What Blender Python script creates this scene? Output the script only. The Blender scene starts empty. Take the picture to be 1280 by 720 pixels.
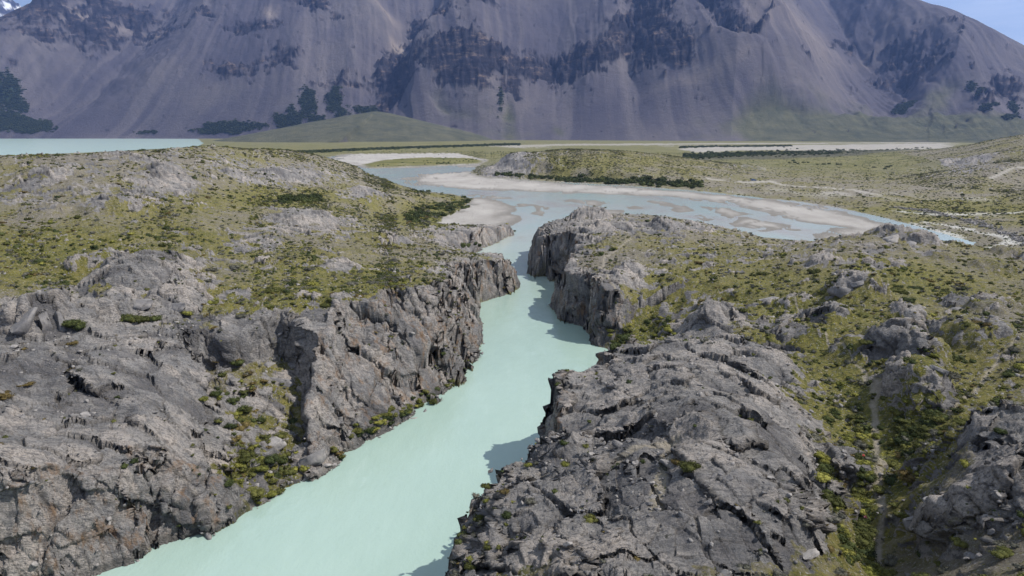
import bpy, math, random
import numpy as np
from math import radians, sin, cos, tan, atan, atan2, pi

sc = bpy.context.scene
COL = sc.collection
random.seed(7)
RNG = np.random.default_rng(7)

# ------------------------------------------------------------------ camera
CAM_H, PITCH, FPX = 40.0, radians(13.0), 854.0      # metres, radians, focal length in photo pixels (1280 wide)
cam_d = bpy.data.cameras.new("camera")
cam = bpy.data.objects.new("camera", cam_d)
COL.objects.link(cam)
cam_d.sensor_width = 36.0
cam_d.lens = 36.0 * FPX / 1280.0
cam_d.clip_start = 0.5
cam_d.clip_end = 60000.0
cam.location = (0, 0, CAM_H)
cam.rotation_euler = (radians(90) - PITCH, 0, 0)
sc.camera = cam

# ------------------------------------------------------------------ sky and sun
SUN_EL, SUN_AZ = radians(52), radians(92)            # azimuth clockwise from +Y (the view direction)
w = bpy.data.worlds.new("World")
sc.world = w
w.use_nodes = True
wn, wl = w.node_tree.nodes, w.node_tree.links
wn.clear()
wo = wn.new("ShaderNodeOutputWorld")
bg = wn.new("ShaderNodeBackground")
sky = wn.new("ShaderNodeTexSky")
sky.sky_type = 'NISHITA'
sky.sun_disc = False
sky.sun_elevation = SUN_EL
sky.sun_rotation = SUN_AZ
sky.altitude = 700
sky.air_density = 1.0
sky.dust_density = 0.6
sky.ozone_density = 1.5
bg.inputs[1].default_value = 0.080
tc = wn.new("ShaderNodeTexCoord")
mp = wn.new("ShaderNodeMapping")
mp.inputs['Scale'].default_value = (1.2, 1.2, 7.0)
mp.inputs['Rotation'].default_value = (0.12, 0.25, 0)
mp.inputs['Location'].default_value = (0.35, 0.1, 0.62)
cn = wn.new("ShaderNodeTexNoise")
cn.inputs['Scale'].default_value = 2.3
cn.inputs['Detail'].default_value = 7
cn.inputs['Roughness'].default_value = 0.6
cr = wn.new("ShaderNodeValToRGB")
cr.color_ramp.elements[0].position = 0.30
cr.color_ramp.elements[1].position = 0.60
cr.color_ramp.elements[1].color = (0.85, 0.85, 0.85, 1)
mx = wn.new("ShaderNodeMix")
mx.data_type = 'RGBA'
mx.inputs[7].default_value = (9.5, 10.4, 10.9, 1)      # thin cirrus, radiance in the sky's own unit
wl.new(tc.outputs['Generated'], mp.inputs[0])
wl.new(mp.outputs[0], cn.inputs[0])
wl.new(cn.outputs[0], cr.inputs[0])
wl.new(cr.outputs[0], mx.inputs[0])
wl.new(sky.outputs[0], mx.inputs[6])
wl.new(mx.outputs[2], bg.inputs[0])
wl.new(bg.outputs[0], wo.inputs[0])

sun_d = bpy.data.lights.new("sun", 'SUN')
sun_d.energy = 5.0
sun_d.angle = radians(0.53)
sun_d.color = (1.0, 0.955, 0.89)
sun = bpy.data.objects.new("sun", sun_d)
COL.objects.link(sun)
sun.rotation_euler = (radians(90) - SUN_EL, 0, -SUN_AZ + pi)   # fixed below
import mathutils
sd = mathutils.Vector((sin(SUN_AZ) * cos(SUN_EL), cos(SUN_AZ) * cos(SUN_EL), sin(SUN_EL)))
sun.rotation_euler = sd.to_track_quat('Z', 'Y').to_euler()
sun.location = (200, 60, 300)

sc.view_settings.view_transform = 'Standard'
sc.view_settings.look = 'None'
sc.view_settings.exposure = 0.30
sc.view_settings.gamma = 1.0
sc.render.engine = 'CYCLES'
sc.cycles.max_bounces = 6
sc.cycles.volume_bounces = 0
sc.cycles.diffuse_bounces = 3
sc.cycles.use_denoising = True

# ------------------------------------------------------------------ photo ray helpers
SP, CP = sin(PITCH), cos(PITCH)
def W(px, py, z=0.0):
    """where the ray of a photo pixel meets the height z -> x, y"""
    xr, yr = (px - 640) / FPX, (360 - py) / FPX
    t = (z - CAM_H) / (-SP + yr * CP)
    return (xr * t, (CP + yr * SP) * t)
def WR(px, r, z):
    """the point in a photo column at horizontal distance r"""
    k = (px - 640) / FPX
    y = r / math.sqrt(1 + (k * CP) ** 2)
    return (k * (y * CP + (CAM_H - z) * SP), y)
def project(x, y, z):
    dep = y * CP - (z - CAM_H) * SP
    up = y * SP + (z - CAM_H) * CP
    dep = np.maximum(dep, 1.0)
    return 640 + FPX * x / dep, 360 - FPX * up / dep

# ------------------------------------------------------------------ numpy noise
_T2 = [np.random.default_rng(100 + i).random((256, 256)).astype(np.float32) for i in range(6)]
_T3 = [np.random.default_rng(200 + i).random((64, 64, 64)).astype(np.float32) for i in range(5)]
def sstep(a, b, x):
    t = np.clip((x - a) / (b - a), 0, 1)
    return t * t * (3 - 2 * t)
def vn(x, y, k=0):
    ix, iy = np.floor(x).astype(np.int64), np.floor(y).astype(np.int64)
    fx, fy = x - ix, y - iy
    fx = fx * fx * fx * (fx * (fx * 6 - 15) + 10); fy = fy * fy * fy * (fy * (fy * 6 - 15) + 10)
    T = _T2[k % 6]; ix = ix + 37 * k; iy = iy + 91 * k
    a = T[ix & 255, iy & 255]; b = T[(ix + 1) & 255, iy & 255]
    c = T[ix & 255, (iy + 1) & 255]; d = T[(ix + 1) & 255, (iy + 1) & 255]
    return (a + (b - a) * fx) * (1 - fy) + (c + (d - c) * fx) * fy
def fbm(x, y, o=5, k=0, g=0.5):
    s = 0; a = 1; n = 0
    for i in range(o):
        s = s + a * (vn(x, y, k + i) * 2 - 1); n += a
        x, y = 1.62 * x - 1.22 * y + 13.7, 1.22 * x + 1.62 * y - 7.3
        a *= g
    return s / n
def ridged(x, y, o=5, k=0, g=0.5):
    s = 0; a = 1; n = 0
    for i in range(o):
        v = 1 - np.abs(vn(x, y, k + i) * 2 - 1) * 1.6
        s = s + a * v; n += a
        x, y = 1.62 * x - 1.22 * y + 3.7, 1.22 * x + 1.62 * y - 17.3
        a *= g
    return s / n
def facets(x, y, k=0, tilt=1.0):
    """blocky noise: every cell has its own height and tilt. returns value, edge distance"""
    ix, iy = np.floor(x).astype(np.int64), np.floor(y).astype(np.int64)
    d1 = np.full(x.shape, 9.0); d2 = np.full(x.shape, 9.0); v = np.zeros(x.shape)
    A, B, Cc, D, E = (_T2[(k + j) % 6] for j in range(5))
    for dx in (-1, 0, 1):
        for dy in (-1, 0, 1):
            jx, jy = (ix + dx + 51 * k) & 255, (iy + dy + 23 * k) & 255
            ex = ix + dx + 0.1 + 0.8 * A[jx, jy] - x; ey = iy + dy + 0.1 + 0.8 * B[jx, jy] - y
            d = np.sqrt(ex * ex + ey * ey)
            val = (Cc[jx, jy] - 0.5) * 1.3 - tilt * ((D[jx, jy] - 0.5) * 2 * ex + (E[jx, jy] - 0.5) * 2 * ey)
            n = d < d1
            d2 = np.where(n, d1, np.minimum(d2, d)); v = np.where(n, val, v); d1 = np.where(n, d, d1)
    return v, d2 - d1
def facets3(x, y, z, k=0, tilt=1.0):
    ix, iy, iz = (np.floor(q).astype(np.int64) for q in (x, y, z))
    d1 = np.full(x.shape, 9.0); v = np.zeros(x.shape)
    A, B, Cc, D, E = (_T3[(k + j) % 5] for j in range(5))
    for dx in (-1, 0, 1):
        for dy in (-1, 0, 1):
            for dz in (-1, 0, 1):
                j = ((ix + dx + 11 * k) & 63, (iy + dy + 7 * k) & 63, (iz + dz) & 63)
                a, b = A[j], B[j]
                ex = ix + dx + a - x; ey = iy + dy + b - y; ez = iz + dz + Cc[j] - z
                d = ex * ex + ey * ey + ez * ez
                n = d < d1
                val = (D[j] - 0.5) * 1.4 + tilt * ((a - .5) * ey + (b - .5) * ez + (E[j] - .5) * ex)
                v = np.where(n, val, v); d1 = np.where(n, d, d1)
    return v
def poly_sd(x, y, P, vals=None):
    """signed distance to a closed polygon (positive outside), and a value carried along its edge"""
    P = np.asarray(P, float); n = len(P)
    best = np.full(x.shape, 1e12); inside = np.zeros(x.shape, bool); val = np.zeros(x.shape)
    for i in range(n):
        ax, ay = P[i]; bx, by = P[(i + 1) % n]
        ex, ey = bx - ax, by - ay
        wx, wy = x - ax, y - ay
        t = np.clip((wx * ex + wy * ey) / (ex * ex + ey * ey + 1e-9), 0, 1)
        d = (wx - ex * t) ** 2 + (wy - ey * t) ** 2
        m = d < best
        if vals is not None:
            val = np.where(m, vals[i] + (vals[(i + 1) % n] - vals[i]) * t, val)
        best = np.where(m, d, best)
        c = ((ay > y) != (by > y))
        if ey != 0:
            inside ^= c & (x < ex * wy / ey + ax)
    d = np.sqrt(best)
    d = np.where(inside, -d, d)
    return (d, val) if vals is not None else d
def line_d(x, y, P):
    best = np.full(np.shape(x), 1e12)
    for (ax, ay), (bx, by) in zip(P[:-1], P[1:]):
        ex, ey = bx - ax, by - ay
        t = np.clip(((x - ax) * ex + (y - ay) * ey) / (ex * ex + ey * ey + 1e-9), 0, 1)
        best = np.minimum(best, (x - ax - ex * t) ** 2 + (y - ay - ey * t) ** 2)
    return np.sqrt(best)

# ------------------------------------------------------------------ the lie of the land
# spot heights: photo column and row of a ground point, and its height above the river
SPOT = [
 # left bank, near rock and gully
 (0,720,9),(0,620,9.5),(120,590,8),(200,560,8),(60,500,11),(200,490,10.5),(130,430,13.5),(0,430,14.5),
 (250,520,7.5),(300,545,5),(350,570,3.5),(290,485,8.2),(345,452,9.6),(330,480,8.5),
 (250,425,13.2),(340,400,14),(420,388,14.5),(500,374,15),(565,366,14),(590,352,11.5),(640,328,8),(610,322,9),
 (300,380,14.8),(420,350,14.8),(520,340,13.5),(200,400,14),(100,390,15.5),(30,400,15),
 (560,330,11),(0,330,18.5),(100,330,17.5),(200,335,18),(300,340,15.6),
 (0,300,20.5),(100,295,20),(200,300,19),(300,300,17),(400,305,15.5),(480,305,12.5),(550,305,8.5),(585,312,5),
 (640,284,4),(600,283,5.5),(555,286,6.5),(500,285,9.5),
 (0,270,22.5),(120,268,22.5),(220,270,21),(300,270,18.5),(400,272,15.5),(470,275,11),(540,275,4.5),(575,262,2.5),
 (0,240,25),(120,240,25),(220,235,24),(300,245,18.5),(370,248,15),(430,245,11.5),(500,250,6),(530,243,4),
 (0,215,29),(100,212,29.5),(200,212,28),(270,208,26),(350,215,19.5),(400,215,18),(450,222,11),(490,232,3),
 (0,196,31.5),(100,193.5,31),(170,190,31),(240,186.5,29.5),(320,188,27),(380,196,20),(420,204,15.5),(460,216,8),
 # right bank, near rock
 (576,690,11),(602,612,10.5),(642,575,11),(680,548,10),(692,478,10.5),(740,466,10.5),(776,446,9.5),(825,432,12.5),
 (900,436,14),(700,620,13),(760,560,13.5),(800,500,13),(860,560,16),(880,480,15.5),(960,480,14),(700,720,15),
 (850,640,16.5),(860,720,17),(950,620,16.5),(985,540,14.5),(1000,640,16),(990,720,16),
 (1055,620,10.8),(1050,540,11.2),(1095,540,11),(1098,640,11.5),(1095,720,11.5),(1070,480,12),(1040,450,12.5),(1000,430,12.5),
 (1150,560,12.2),(1180,640,14),(1200,580,16.5),(1279,600,18),(1279,700,18),(1150,720,13.5),(1279,520,15.5),(1200,520,14),
 (1120,440,14.6),(1140,490,14),(1180,450,13.8),(1210,480,13.6),(1279,440,15.5),(1230,400,15),(1160,400,14.6),(1279,370,14),(1230,350,13.5),
 (1170,350,14),(1065,380,15),(1065,350,15.5),(1085,320,16),(1085,295,16),(1030,298,14),(1140,300,14.8),(1200,306,13.2),(1240,316,12.4),(1279,320,12.5),
 (1000,350,13.4),(1010,400,13),(940,350,11.5),(960,306,10.5),(985,308,10.8),(905,292,11),(940,400,12),(900,330,11.6),(880,400,11.5),
 (860,286,12.5),(832,275,14),(795,279,13),(732,267,15),(700,281,12.6),(675,290,10.8),(760,300,12.5),(700,320,11),
 (720,345,10.3),(700,352,10),(770,362,10.5),(835,380,10.5),(830,330,11.5),(840,410,7.5),(800,425,3.5),(780,432,1.5),(860,420,10),
 (815,400,8),(780,398,7.5),(668,318,9),
 # low hill in the middle distance
 (596,214,2),(605,205,9),(650,194,17),(700,187,21),(760,188,20),(820,193,17),(700,210,9),(760,213,8.5),(640,210,9),
 (850,215,7),(880,203,11),(940,212,4),(700,224,1.6),(800,230,1.6),(880,236,1.6),(900,225,2),(1000,225,2),(1000,245,1.5),
 # plain and the hill at the right edge
 (1100,255,1.8),(1200,270,2),(1279,290,2.2),(1279,255,3),(1100,225,2.5),(1200,240,3),(1279,228,4.5),(1250,305,1.5),
 (1140,215,2),(1200,212,7),(1279,205,17),(1050,200,1.5),(1000,190,1.2),(900,190,1.2),(560,190,1.2),(450,186,1.2),
]
SPOTR = [  # column, distance, height
 (0,380,22),(100,420,20),(200,470,16),(0,480,2),(100,540,1),(200,620,1),(280,640,4),(280,760,1),(350,600,8),(350,720,1),(400,560,6),(420,640,1),
 (-200,300,33),(-200,480,4),(-200,650,1),(-200,120,20),(-200,60,13),(-500,60,15),(-500,200,30),(-500,500,2),
 (750,860,4),(700,980,1.5),(820,900,2),(620,820,2),(620,950,1.2),
 (1240,1100,27),(1279,1150,34),(1180,1100,12),(1400,900,42),(1130,1000,2),(1400,500,22),(1600,300,18),(1500,180,14),(1500,100,16),(1500,50,18),
 (1400,240,4),(1240,1600,10),(1000,1500,1.5),(640,1500,1.5),(300,1500,1.5),(0,1500,0),(1100,210,10),(980,215,6),(1200,205,9),
 (640,12,16),(900,15,18),(200,20,12),(1279,20,19),(640,35,14),(750,30,17),
]
cp = [(*W(a, b, c), c) for a, b, c in SPOT] + [(*WR(a, b, c), c) for a, b, c in SPOTR]
cp = np.array(cp)
AZMAX = 0.95
def la(x, y):
    return np.clip(np.arctan2(x, np.maximum(y, 1e-3)), -AZMAX, AZMAX), np.log(np.clip(np.hypot(x, y), 12, 2200))
ca, cl = la(cp[:, 0], cp[:, 1])
AS = 1.9
def _U(d2):
    return 0.5 * d2 * np.log(d2 + 1e-9)
n = len(cp)
dd = (AS * (ca[:, None] - ca[None])) ** 2 + (cl[:, None] - cl[None]) ** 2
K = np.zeros((n + 3, n + 3)); K[:n, :n] = _U(dd) + np.eye(n) * 0.0006
Pm = np.stack([np.ones(n), ca * AS, cl], 1); K[:n, n:] = Pm; K[n:, :n] = Pm.T
wts = np.linalg.solve(K, np.concatenate([cp[:, 2], np.zeros(3)]))
GA = np.linspace(-AZMAX, AZMAX, 260); GL = np.linspace(math.log(12), math.log(2200), 420)
gz = np.zeros((260, 420))
for i, a in enumerate(GA):
    d2 = (AS * (a - ca[:, None])) ** 2 + (GL[None] - cl[:, None]) ** 2
    gz[i] = wts[:n] @ _U(d2) + wts[n] + wts[n + 1] * a * AS + wts[n + 2] * GL
gz = np.clip(gz, 0.6, 46)
def bilerp(G, x, x0, x1, y, y0, y1):
    fx = (x - x0) / (x1 - x0) * (G.shape[0] - 1); fy = (y - y0) / (y1 - y0) * (G.shape[1] - 1)
    ix = np.clip(fx.astype(int), 0, G.shape[0] - 2); iy = np.clip(fy.astype(int), 0, G.shape[1] - 2)
    fx = np.clip(fx - ix, 0, 1); fy = np.clip(fy - iy, 0, 1)
    return (G[ix, iy] * (1 - fx) + G[ix + 1, iy] * fx) * (1 - fy) + (G[ix, iy + 1] * (1 - fx) + G[ix + 1, iy + 1] * fx) * fy
def base_z(x, y):
    a, l = la(x, y)
    z = bilerp(gz, a, -AZMAX, AZMAX, l, math.log(12), math.log(2200))
    r = np.hypot(x, y)
    return z + (1.2 - z) * sstep(1300, 1900, r)

# low ground: the gorge floor and the braided flats; (column, row, steepness of the ground beside it)
LOW = [(-600,930,3),(-100,792,2.5),(100,721,2.2),(180,693,2.2),(260,662,2.0),(320,634,.95),(372,608,.8),(412,585,1.1),(440,565,1.2),
 (500,531,1.15),(545,500,1.3),(576,478,1.7),(594,450,1.9),(601,428,2.1),(600,408,2.0),(594,392,1.8),(602,379,4),(645,363,4),(647,356,3),
 (636,348,1.5),(600,338,.8),(584,326,.7),(592,316,.9),(604,310,1.8),(643,294,2),(646,288,1.2),(610,290,.6),(545,287,.25),(545,278,.12),(575,262,.1),
 (592,248,.12),(565,243,.2),(530,240,.3),(505,234,.35),(480,224,.35),(440,210,.3),(400,204,.2),(380,202,.1),(400,198,.02),(430,192.5,.02),(570,191.5,.02),(612,200,.02),
 (600,206,.06),(587,216,.3),(606,221,.3),(700,227.5,.08),(800,233,.08),(880,239,.08),(920,243.5,.05),(1000,252,.05),(1060,262,.05),
 (1100,271,.05),(1135,280,.05),(1180,292,.06),(1215,303,.15),(1222,313,.4),(1160,311,.8),(1085,311,1),(980,312,1),(930,308,1.2),(860,306,1.5),
 (790,308,2),(740,309,2.5),(692,311,3),(668,315,3.2),(662,330,3),(659,341,3),(687,349,4),(704,354,3.5),(702,368,2.6),(691,384,3.6),(692,396,4.5),
 (709,402,5),(729,408,5),(735,420,4),(737,430,1.8),(762,437,.7),(780,441,.5)]
LOWW = [(17,103,1.6),(10,87,5),(5.2,82.5,7),(3.4,79,7),(4.4,72,7),(3.2,67,7),(1.2,62.5,7),(-1.4,57,7),(-4.2,52,7),(-5.4,43,6),(-6.5,36,5),(-12,28,4),(-30,12,3),(-52,-12,3)]   # same, in metres
LOWP = [W(a, b) for a, b, c in LOW] + [(a, b) for a, b, c in LOWW]; LOWV = [c for a, b, c in LOW + LOWW]
def PP(L): return [W(a, b) for a, b in L]
BARS = [PP(L) for L in (
 [(505,223),(530,217),(590,214.5),(600,220),(700,228.5),(800,235),(920,245),(1000,254),(1060,264),(1097,274),(1118,284),(1130,293),(1120,304),(1060,304),(1012,298),(1030,289),(1046,284),(984,275),(943,263),(909,253.5),(840,247),(790,244),(730,242),(650,239),(600,237.5),(560,235.5),(512,231)],
 [(530,290),(590,290),(632,283),(647,270),(641,256),(615,249.5),(588,246),(555,262),(530,278)],
 [(562,241.5),(600,243),(655,248),(640,250),(600,247)],
 [(666,258),(676,258),(683,265),(676,269),(668,268)], [(650,255),(658,255),(660,259),(652,259)],
 [(711,249.5),(740,250.5),(757,253.5),(745,257),(725,255)],
 [(750,263),(780,263),(792,270),(775,272.5),(755,268)],
 [(800,250),(840,252),(860,258),(863,264),(847,266),(846,260),(820,255)],
 [(866,267),(880,267),(893,273),(880,276),(868,272)],
 [(876,258),(915,260),(934,268),(915,273),(890,266)],
 [(905,276),(940,274),(975,280),(997,287),(960,290),(920,284)],
 [(775,256),(800,257),(815,262),(790,261)],
 [(396,203),(430,191),(595,190),(618,200),(606,207),(560,207.5),(500,210),(460,210.5),(440,208),(410,205)],
 [(560,205.5),(600,205),(596,209),(575,209)],
)]
MEADOW = PP([(452,206),(478,200.5),(530,197.3),(588,198),(606,201.5),(596,204.5),(560,206.2),(500,209),(462,209.5)])
LAKEP = PP([(253,178.5),(250,182),(200,186),(120,190),(40,193),(-100,197),(-700,215),(-1800,215)]) + [(-9000,2500), (-7000, 6400), WR(0, 5200, 0), WR(150,5200,0), WR(238,5200,0), WR(249,3300,0)]

# stony outcrops on both banks: column, row, height there, radius, rise, how square
BUMP = [(1068,372,14.5,4.6,3.4),(1112,302,14.8,5,2.6),(1150,312,14,4,2),(1118,438,14,3.8,2.8),(1150,452,13.5,3.2,2.6),(1140,496,13,3.4,3.0),(1080,440,13.5,3,1.6),
 (1228,388,14.6,5,1.6),(1215,428,14.2,5,2.2),(1245,345,13,4,1.6),(1262,330,12.5,4,2),(1000,420,12.6,3.5,1.6),(885,402,11.5,4.5,2.4),(850,398,10.8,3,1.4),(1035,400,13.4,3,1.2),
 (1025,330,14,4,1.4),(990,380,13,3,1.2),(1130,400,14.4,3,1.0),(1175,330,14,3.5,1.3),
 (175,345,16.5,8,2.6),(120,330,17.5,5,2.0),(230,375,15,4.5,2.2),(150,385,15.2,4,1.8),(58,402,15,4,4.2),(28,405,15,3,3.4),(90,400,15,3,2),
 (215,232,23.5,7,3.2),(150,262,22.5,8,2.2),(385,278,15.5,9,3.0),(340,262,17.5,6,1.6),(362,220,19,16,4.0),(170,210,28,12,1.4),(60,225,27,9,2.2),
 (60,270,22,6,1.5),(460,243,9.5,9,3),(300,215,24,8,2),(480,300,12,8,1.6),(330,300,16.6,5,1.2),(430,330,15,4,0.8),(560,300,7.8,7,1.4),(700,296,12.5,6,1.6),(738,272,13.8,7,2.8),
 (835,284,13,6,1.8),(790,330,11.8,4,.8),(780,345,11.2,3,.8),(120,470,11.5,5,.8),(40,460,13,4,.8),(60,560,9.5,5,1.0),(965,445,13.6,4,1.2),
 (840,520,14.5,5,1.6),(920,540,15.6,6,1.6),(880,620,16,6,1.0),(760,600,13.4,5,1.4),(700,560,11.6,4,1.6),(680,640,12.8,5,1.4),(1230,620,17,5,3.2),(1260,580,17,5,2.4),(985,600,15.4,4,1.4),
 (1060,590,11,2.4,1.8),(1035,650,11.6,2.2,2),(1155,600,12.6,2.2,1.4),(940,205,8,20,3),(1170,205,6,26,5),(1230,195,16,30,5),(640,200,12,22,3.5),(612,208,6,14,4)]
BUMPW = [(*W(a, b, c), R, h) for a, b, c, R, h in BUMP]

# how stony the surface is: column, row, radii, amount
STONY = [(120,480,260,75,1.0),(60,640,240,120,1.2),(450,450,200,85,1.1),(200,350,120,45,.55),(60,400,90,35,.9),(800,580,230,190,1.3),(930,520,80,90,.5),(620,350,60,40,.6),
 (880,450,100,22,.4),(1250,620,45,75,.9),(1270,480,40,50,.25),(1130,450,60,50,.3),(1065,365,30,16,.5),(1070,310,110,30,.45),(1230,400,50,25,.3),(740,350,80,30,.45),(740,280,90,20,.6),
 (600,292,80,18,.9),(690,310,40,40,.5),(385,280,70,16,.7),(365,220,60,14,.8),(170,205,160,22,.4),(215,232,40,14,.8),(30,250,120,25,.25),(620,200,60,14,.9),(1190,205,70,12,.6),(940,205,30,5,.5),
 (455,243,35,6,.8),(100,240,140,20,.2),(880,395,60,20,.5),(860,285,50,12,.4),(320,310,60,15,.15)]
GULLY = [W(236,430,12.5), W(285,420,13), W(345,404,13.2), W(375,425,12), W(372,480,8.5), W(382,550,3), W(412,600,-1), W(330,650,-1), W(268,600,3), W(250,530,7.5), W(262,470,10)]
GREENY = [(300,560,30,70,.8),(350,600,30,30,.6),(480,515,70,22,.9),(1085,600,65,150,.6),(1000,470,110,60,.6),(800,415,50,30,1.4),(960,370,130,45,.5),(330,370,180,22,.5),(450,350,120,25,.5),
 (1180,350,90,30,.5),(350,250,90,14,.5),(550,268,60,18,.9),(60,330,110,40,.5),(1200,470,60,60,.4),(820,370,80,25,.3),(200,300,300,40,.15),(760,205,120,14,.3),(1200,260,120,12,.5),(1140,580,60,90,.5)]
def blobs(px, py, L):
    s = np.zeros(px.shape)
    for a, b, rx, ry, v in L:
        d = ((px - a) / rx) ** 2 + ((py - b) / ry) ** 2
        s = s + v * np.exp(-d * 1.1)
    return s
PATHS = [([W(1080,470,12), W(1092,510,11.2), W(1097,545,11), W(1093,590,11.2), W(1096,620,11.3), W(1104,655,11.5), W(1098,690,11.5), W(1094,725,11.5), W(1090,800,11.5)], .24),
         ([W(1097,545,11.1), W(1140,545,12), W(1180,525,13.5), W(1215,490,13.8), W(1262,440,15.0), W(1290,420,15)], .16),
         ([W(1080,470,12), W(1040,440,12.4), W(1005,405,12.8), W(985,370,12.6)], .10),
         ([W(770,600,13.6), W(845,560,15.4), W(815,640,16)], .4),
         ([W(772,362,10.3), W(750,345,10.4), W(756,318,12), W(790,300,12.5)], .18)]
TRACKS = [([W(870,224.5,2), W(940,226.5,2), W(962,226,2), W(985,231,2), W(1060,236,2), W(1100,243,2)], 1.6),
          ([W(1238,230,4), W(1262,227,4.4), W(1300,226,4.6), W(1500,224,5)], 1.1),
          ([W(935,227,2), W(960,226,2)], 4.0)]

def land(x, y, fine=True):
    """terrain height and surface masks at world positions"""
    r = np.hypot(x, y)
    zb = base_z(x, y)
    px, py = project(x, y, zb)
    near = 1 - sstep(350, 900, r)
    # big rounded knolls and outcrops
    b = np.zeros(x.shape); bm = np.zeros(x.shape)
    wx = x + 1.8 * fbm(x / 3.5, y / 3.5, 3, 1); wy = y + 1.8 * fbm(x / 3.5 + 9, y / 3.5, 3, 2)
    for bx, by, R, h in BUMPW:
        if R > 10:
            d = np.hypot((x - bx), (y - by)) / R
        else:
            d = np.hypot((wx - bx), (wy - by) * .8) / R
        b = np.maximum(b, h * sstep(1.15, .35, d)); bm = np.maximum(bm, sstep(1.2, .7, d))
    st = 0.02 + blobs(px, py, STONY) + .30 * bm
    gr = 0.28 + blobs(px, py, GREENY)
    n1 = fbm(x / 14, y / 14, 4, 3)
    n2 = fbm(x / 3.2, y / 3.2, 4, 4)
    n3 = fbm(x / .9, y / .9, 3, 1)
    slabm = sstep(.55, .95, blobs(px, py, STONY))
    rock = st + .30 * n1 + (.62 - .3 * slabm) * n2 + (.42 - .3 * slabm) * n3 - .42 * np.clip(gr - .28, 0, 1)
    rock = sstep(.22, .62, rock)
    far = sstep(500, 1200, r)
    rock = rock * (1 - .7 * far)
    # undulation
    z = zb + b * (1 - .3 * far)
    z = z + near * (1.0 * fbm(x / 22, y / 22, 4, 2) + .8 * rock * (fbm(x / 7, y / 7, 3, 5)))
    z = z + (1 - near) * sstep(4, 10, zb) * 2.0 * fbm(x / 60, y / 60, 4, 2)
    # bedding: ridges that run obliquely across the rock
    ca_, sa_ = cos(radians(-72)), sin(radians(-72))
    u = x * ca_ + y * sa_; v = -x * sa_ + y * ca_
    leftb = sstep(5, -5, x - (y - 60) * .18)
    ul = x * cos(radians(-12)) + y * sin(radians(-12)); vl = x * sin(radians(12)) + y * cos(radians(12))
    uu = np.where(leftb > .5, ul, u); vv = np.where(leftb > .5, vl, v)
    strat = ridged(vv / 3.4 + .35 * fbm(uu / 6, vv / 6, 3, 1), uu / 12, 4, 2) - .4
    f1, e1 = facets(uu / 6.5 + .3 * n2, vv / 3.6 + .3 * n1, 1, 1.0)
    f2, e2 = facets(uu / 2.3 + .2 * n2, vv / 1.25, 3, 1.0)
    blk = near * (f1 * .62 + f2 * (.34 - .19 * slabm) + strat * .38) - near * (.17 * sstep(.06, .0, e1) + .04 * sstep(.07, .0, e2))
    z = z + rock * blk
    if fine:
        f3, e3 = facets(uu / .85, vv / .42, 5, 1.0)
        z = z + rock * near * (f3 * .05 - .045 * sstep(.12, 0, e3)) + near * ((.17 - .09 * slabm) * fbm(x / .9, y / .9, 4, 1)) * (.5 + .6 * rock)
        # cushion hummocks on the soil
        hv, he = facets(x / 1.1, y / 1.1, 2, 0)
        z = z + near * (1 - rock) * .22 * sstep(0, .5, he) * sstep(-.1, .4, hv + .6 * n1)
    # shoreline with buttresses and clefts
    crk = np.maximum(sstep(.07, 0, e1), .8 * sstep(.08, 0, e2)); slab = .6 * f1 + .4 * f2
    dn = np.minimum(1, 45 / np.maximum(r, 1) * 1.0 + .35) * np.ones(x.shape)
    d, k = poly_sd(x, y, LOWP, LOWV)
    kk = k
    steep = sstep(.5, 1.4, kk)
    q1, c1 = facets(x / 5.2, y / 5.2, 4, .8)
    q2, c2 = facets(x / 2.0, y / 2.0, 2, .8)
    dw = d + steep * ((q1 * 1.7 - sstep(4, 6.5, kk) * q1 * .9) + q2 * .25 - .5 * sstep(.10, 0, c1)) + (1 - steep) * (2.2 * n2) * sstep(.02, .2, kk) + (1-steep) * np.clip(r / 160, 0, 6) * n1 * .8
    dw = np.where(dw > 0, dw, dw)
    sg = poly_sd(x, y, GULLY) + .9 * n2 + .5 * q1
    z = np.minimum(z, np.clip(dw * .46, 0, 8.6) + .8 * n2 + .5 * f2 + np.maximum(sg, 0) * 3.2 + np.maximum(sg - 4, 0) * 9)
    rock = np.where(sg < 0, np.minimum(rock, sstep(-.35, .25, n2 + .4 * f2)), rock)
    gr = gr + .1 * sstep(1, -1, sg)
    # wall profile: steep with a couple of ledges
    led = steep * (.9 * np.sin(zb * 1.3 + q1 * 6) * .5)
    prof = dw * kk * (1 + .25 * n2 * steep) + np.maximum(dw - 14 - 10 * (1 - steep), 0) * .6 + .25 * steep * led + steep * .3 * q2
    face = np.clip(1 - (z - prof) / 2.0, 0, 1)
    h = np.clip(.5 + .5 * (z - prof) / (.5 + .9 * (1 - steep)), 0, 1)
    kz = (.5 + .9 * (1 - steep))
    zm = z * (1 - h) + prof * h - kz * h * (1 - h) * .5
    wall = steep * (1 - sstep(.0, 1.6, prof - z)) * sstep(.2, .6, dw)     # 1 on the cliff
    rock = np.maximum(rock, wall * (1 - .75 * np.clip(blobs(px, py, GREENY), 0, 1)))
    # bed and bars
    bed = -.25 + np.clip(dw, -6, 0) * (.25 + .9 * steep)
    sand = np.zeros(x.shape)
    sandz = np.full(x.shape, -9.0)
    if True:
        sc_ = np.clip(r / 300, .4, 3)
        for P in BARS:
            sdp = poly_sd(x, y, P) + sc_ * (2.6 * fbm(x / 16, y / 22, 4, 1))
            sandz = np.maximum(sandz, np.clip(-sdp / (14 * sc_), -1, 1) * .22)
        sdm = poly_sd(x, y, MEADOW) + 4 * fbm(x / 30, y / 30, 3, 4)
        mead = sstep(3, -6, sdm)
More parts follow.
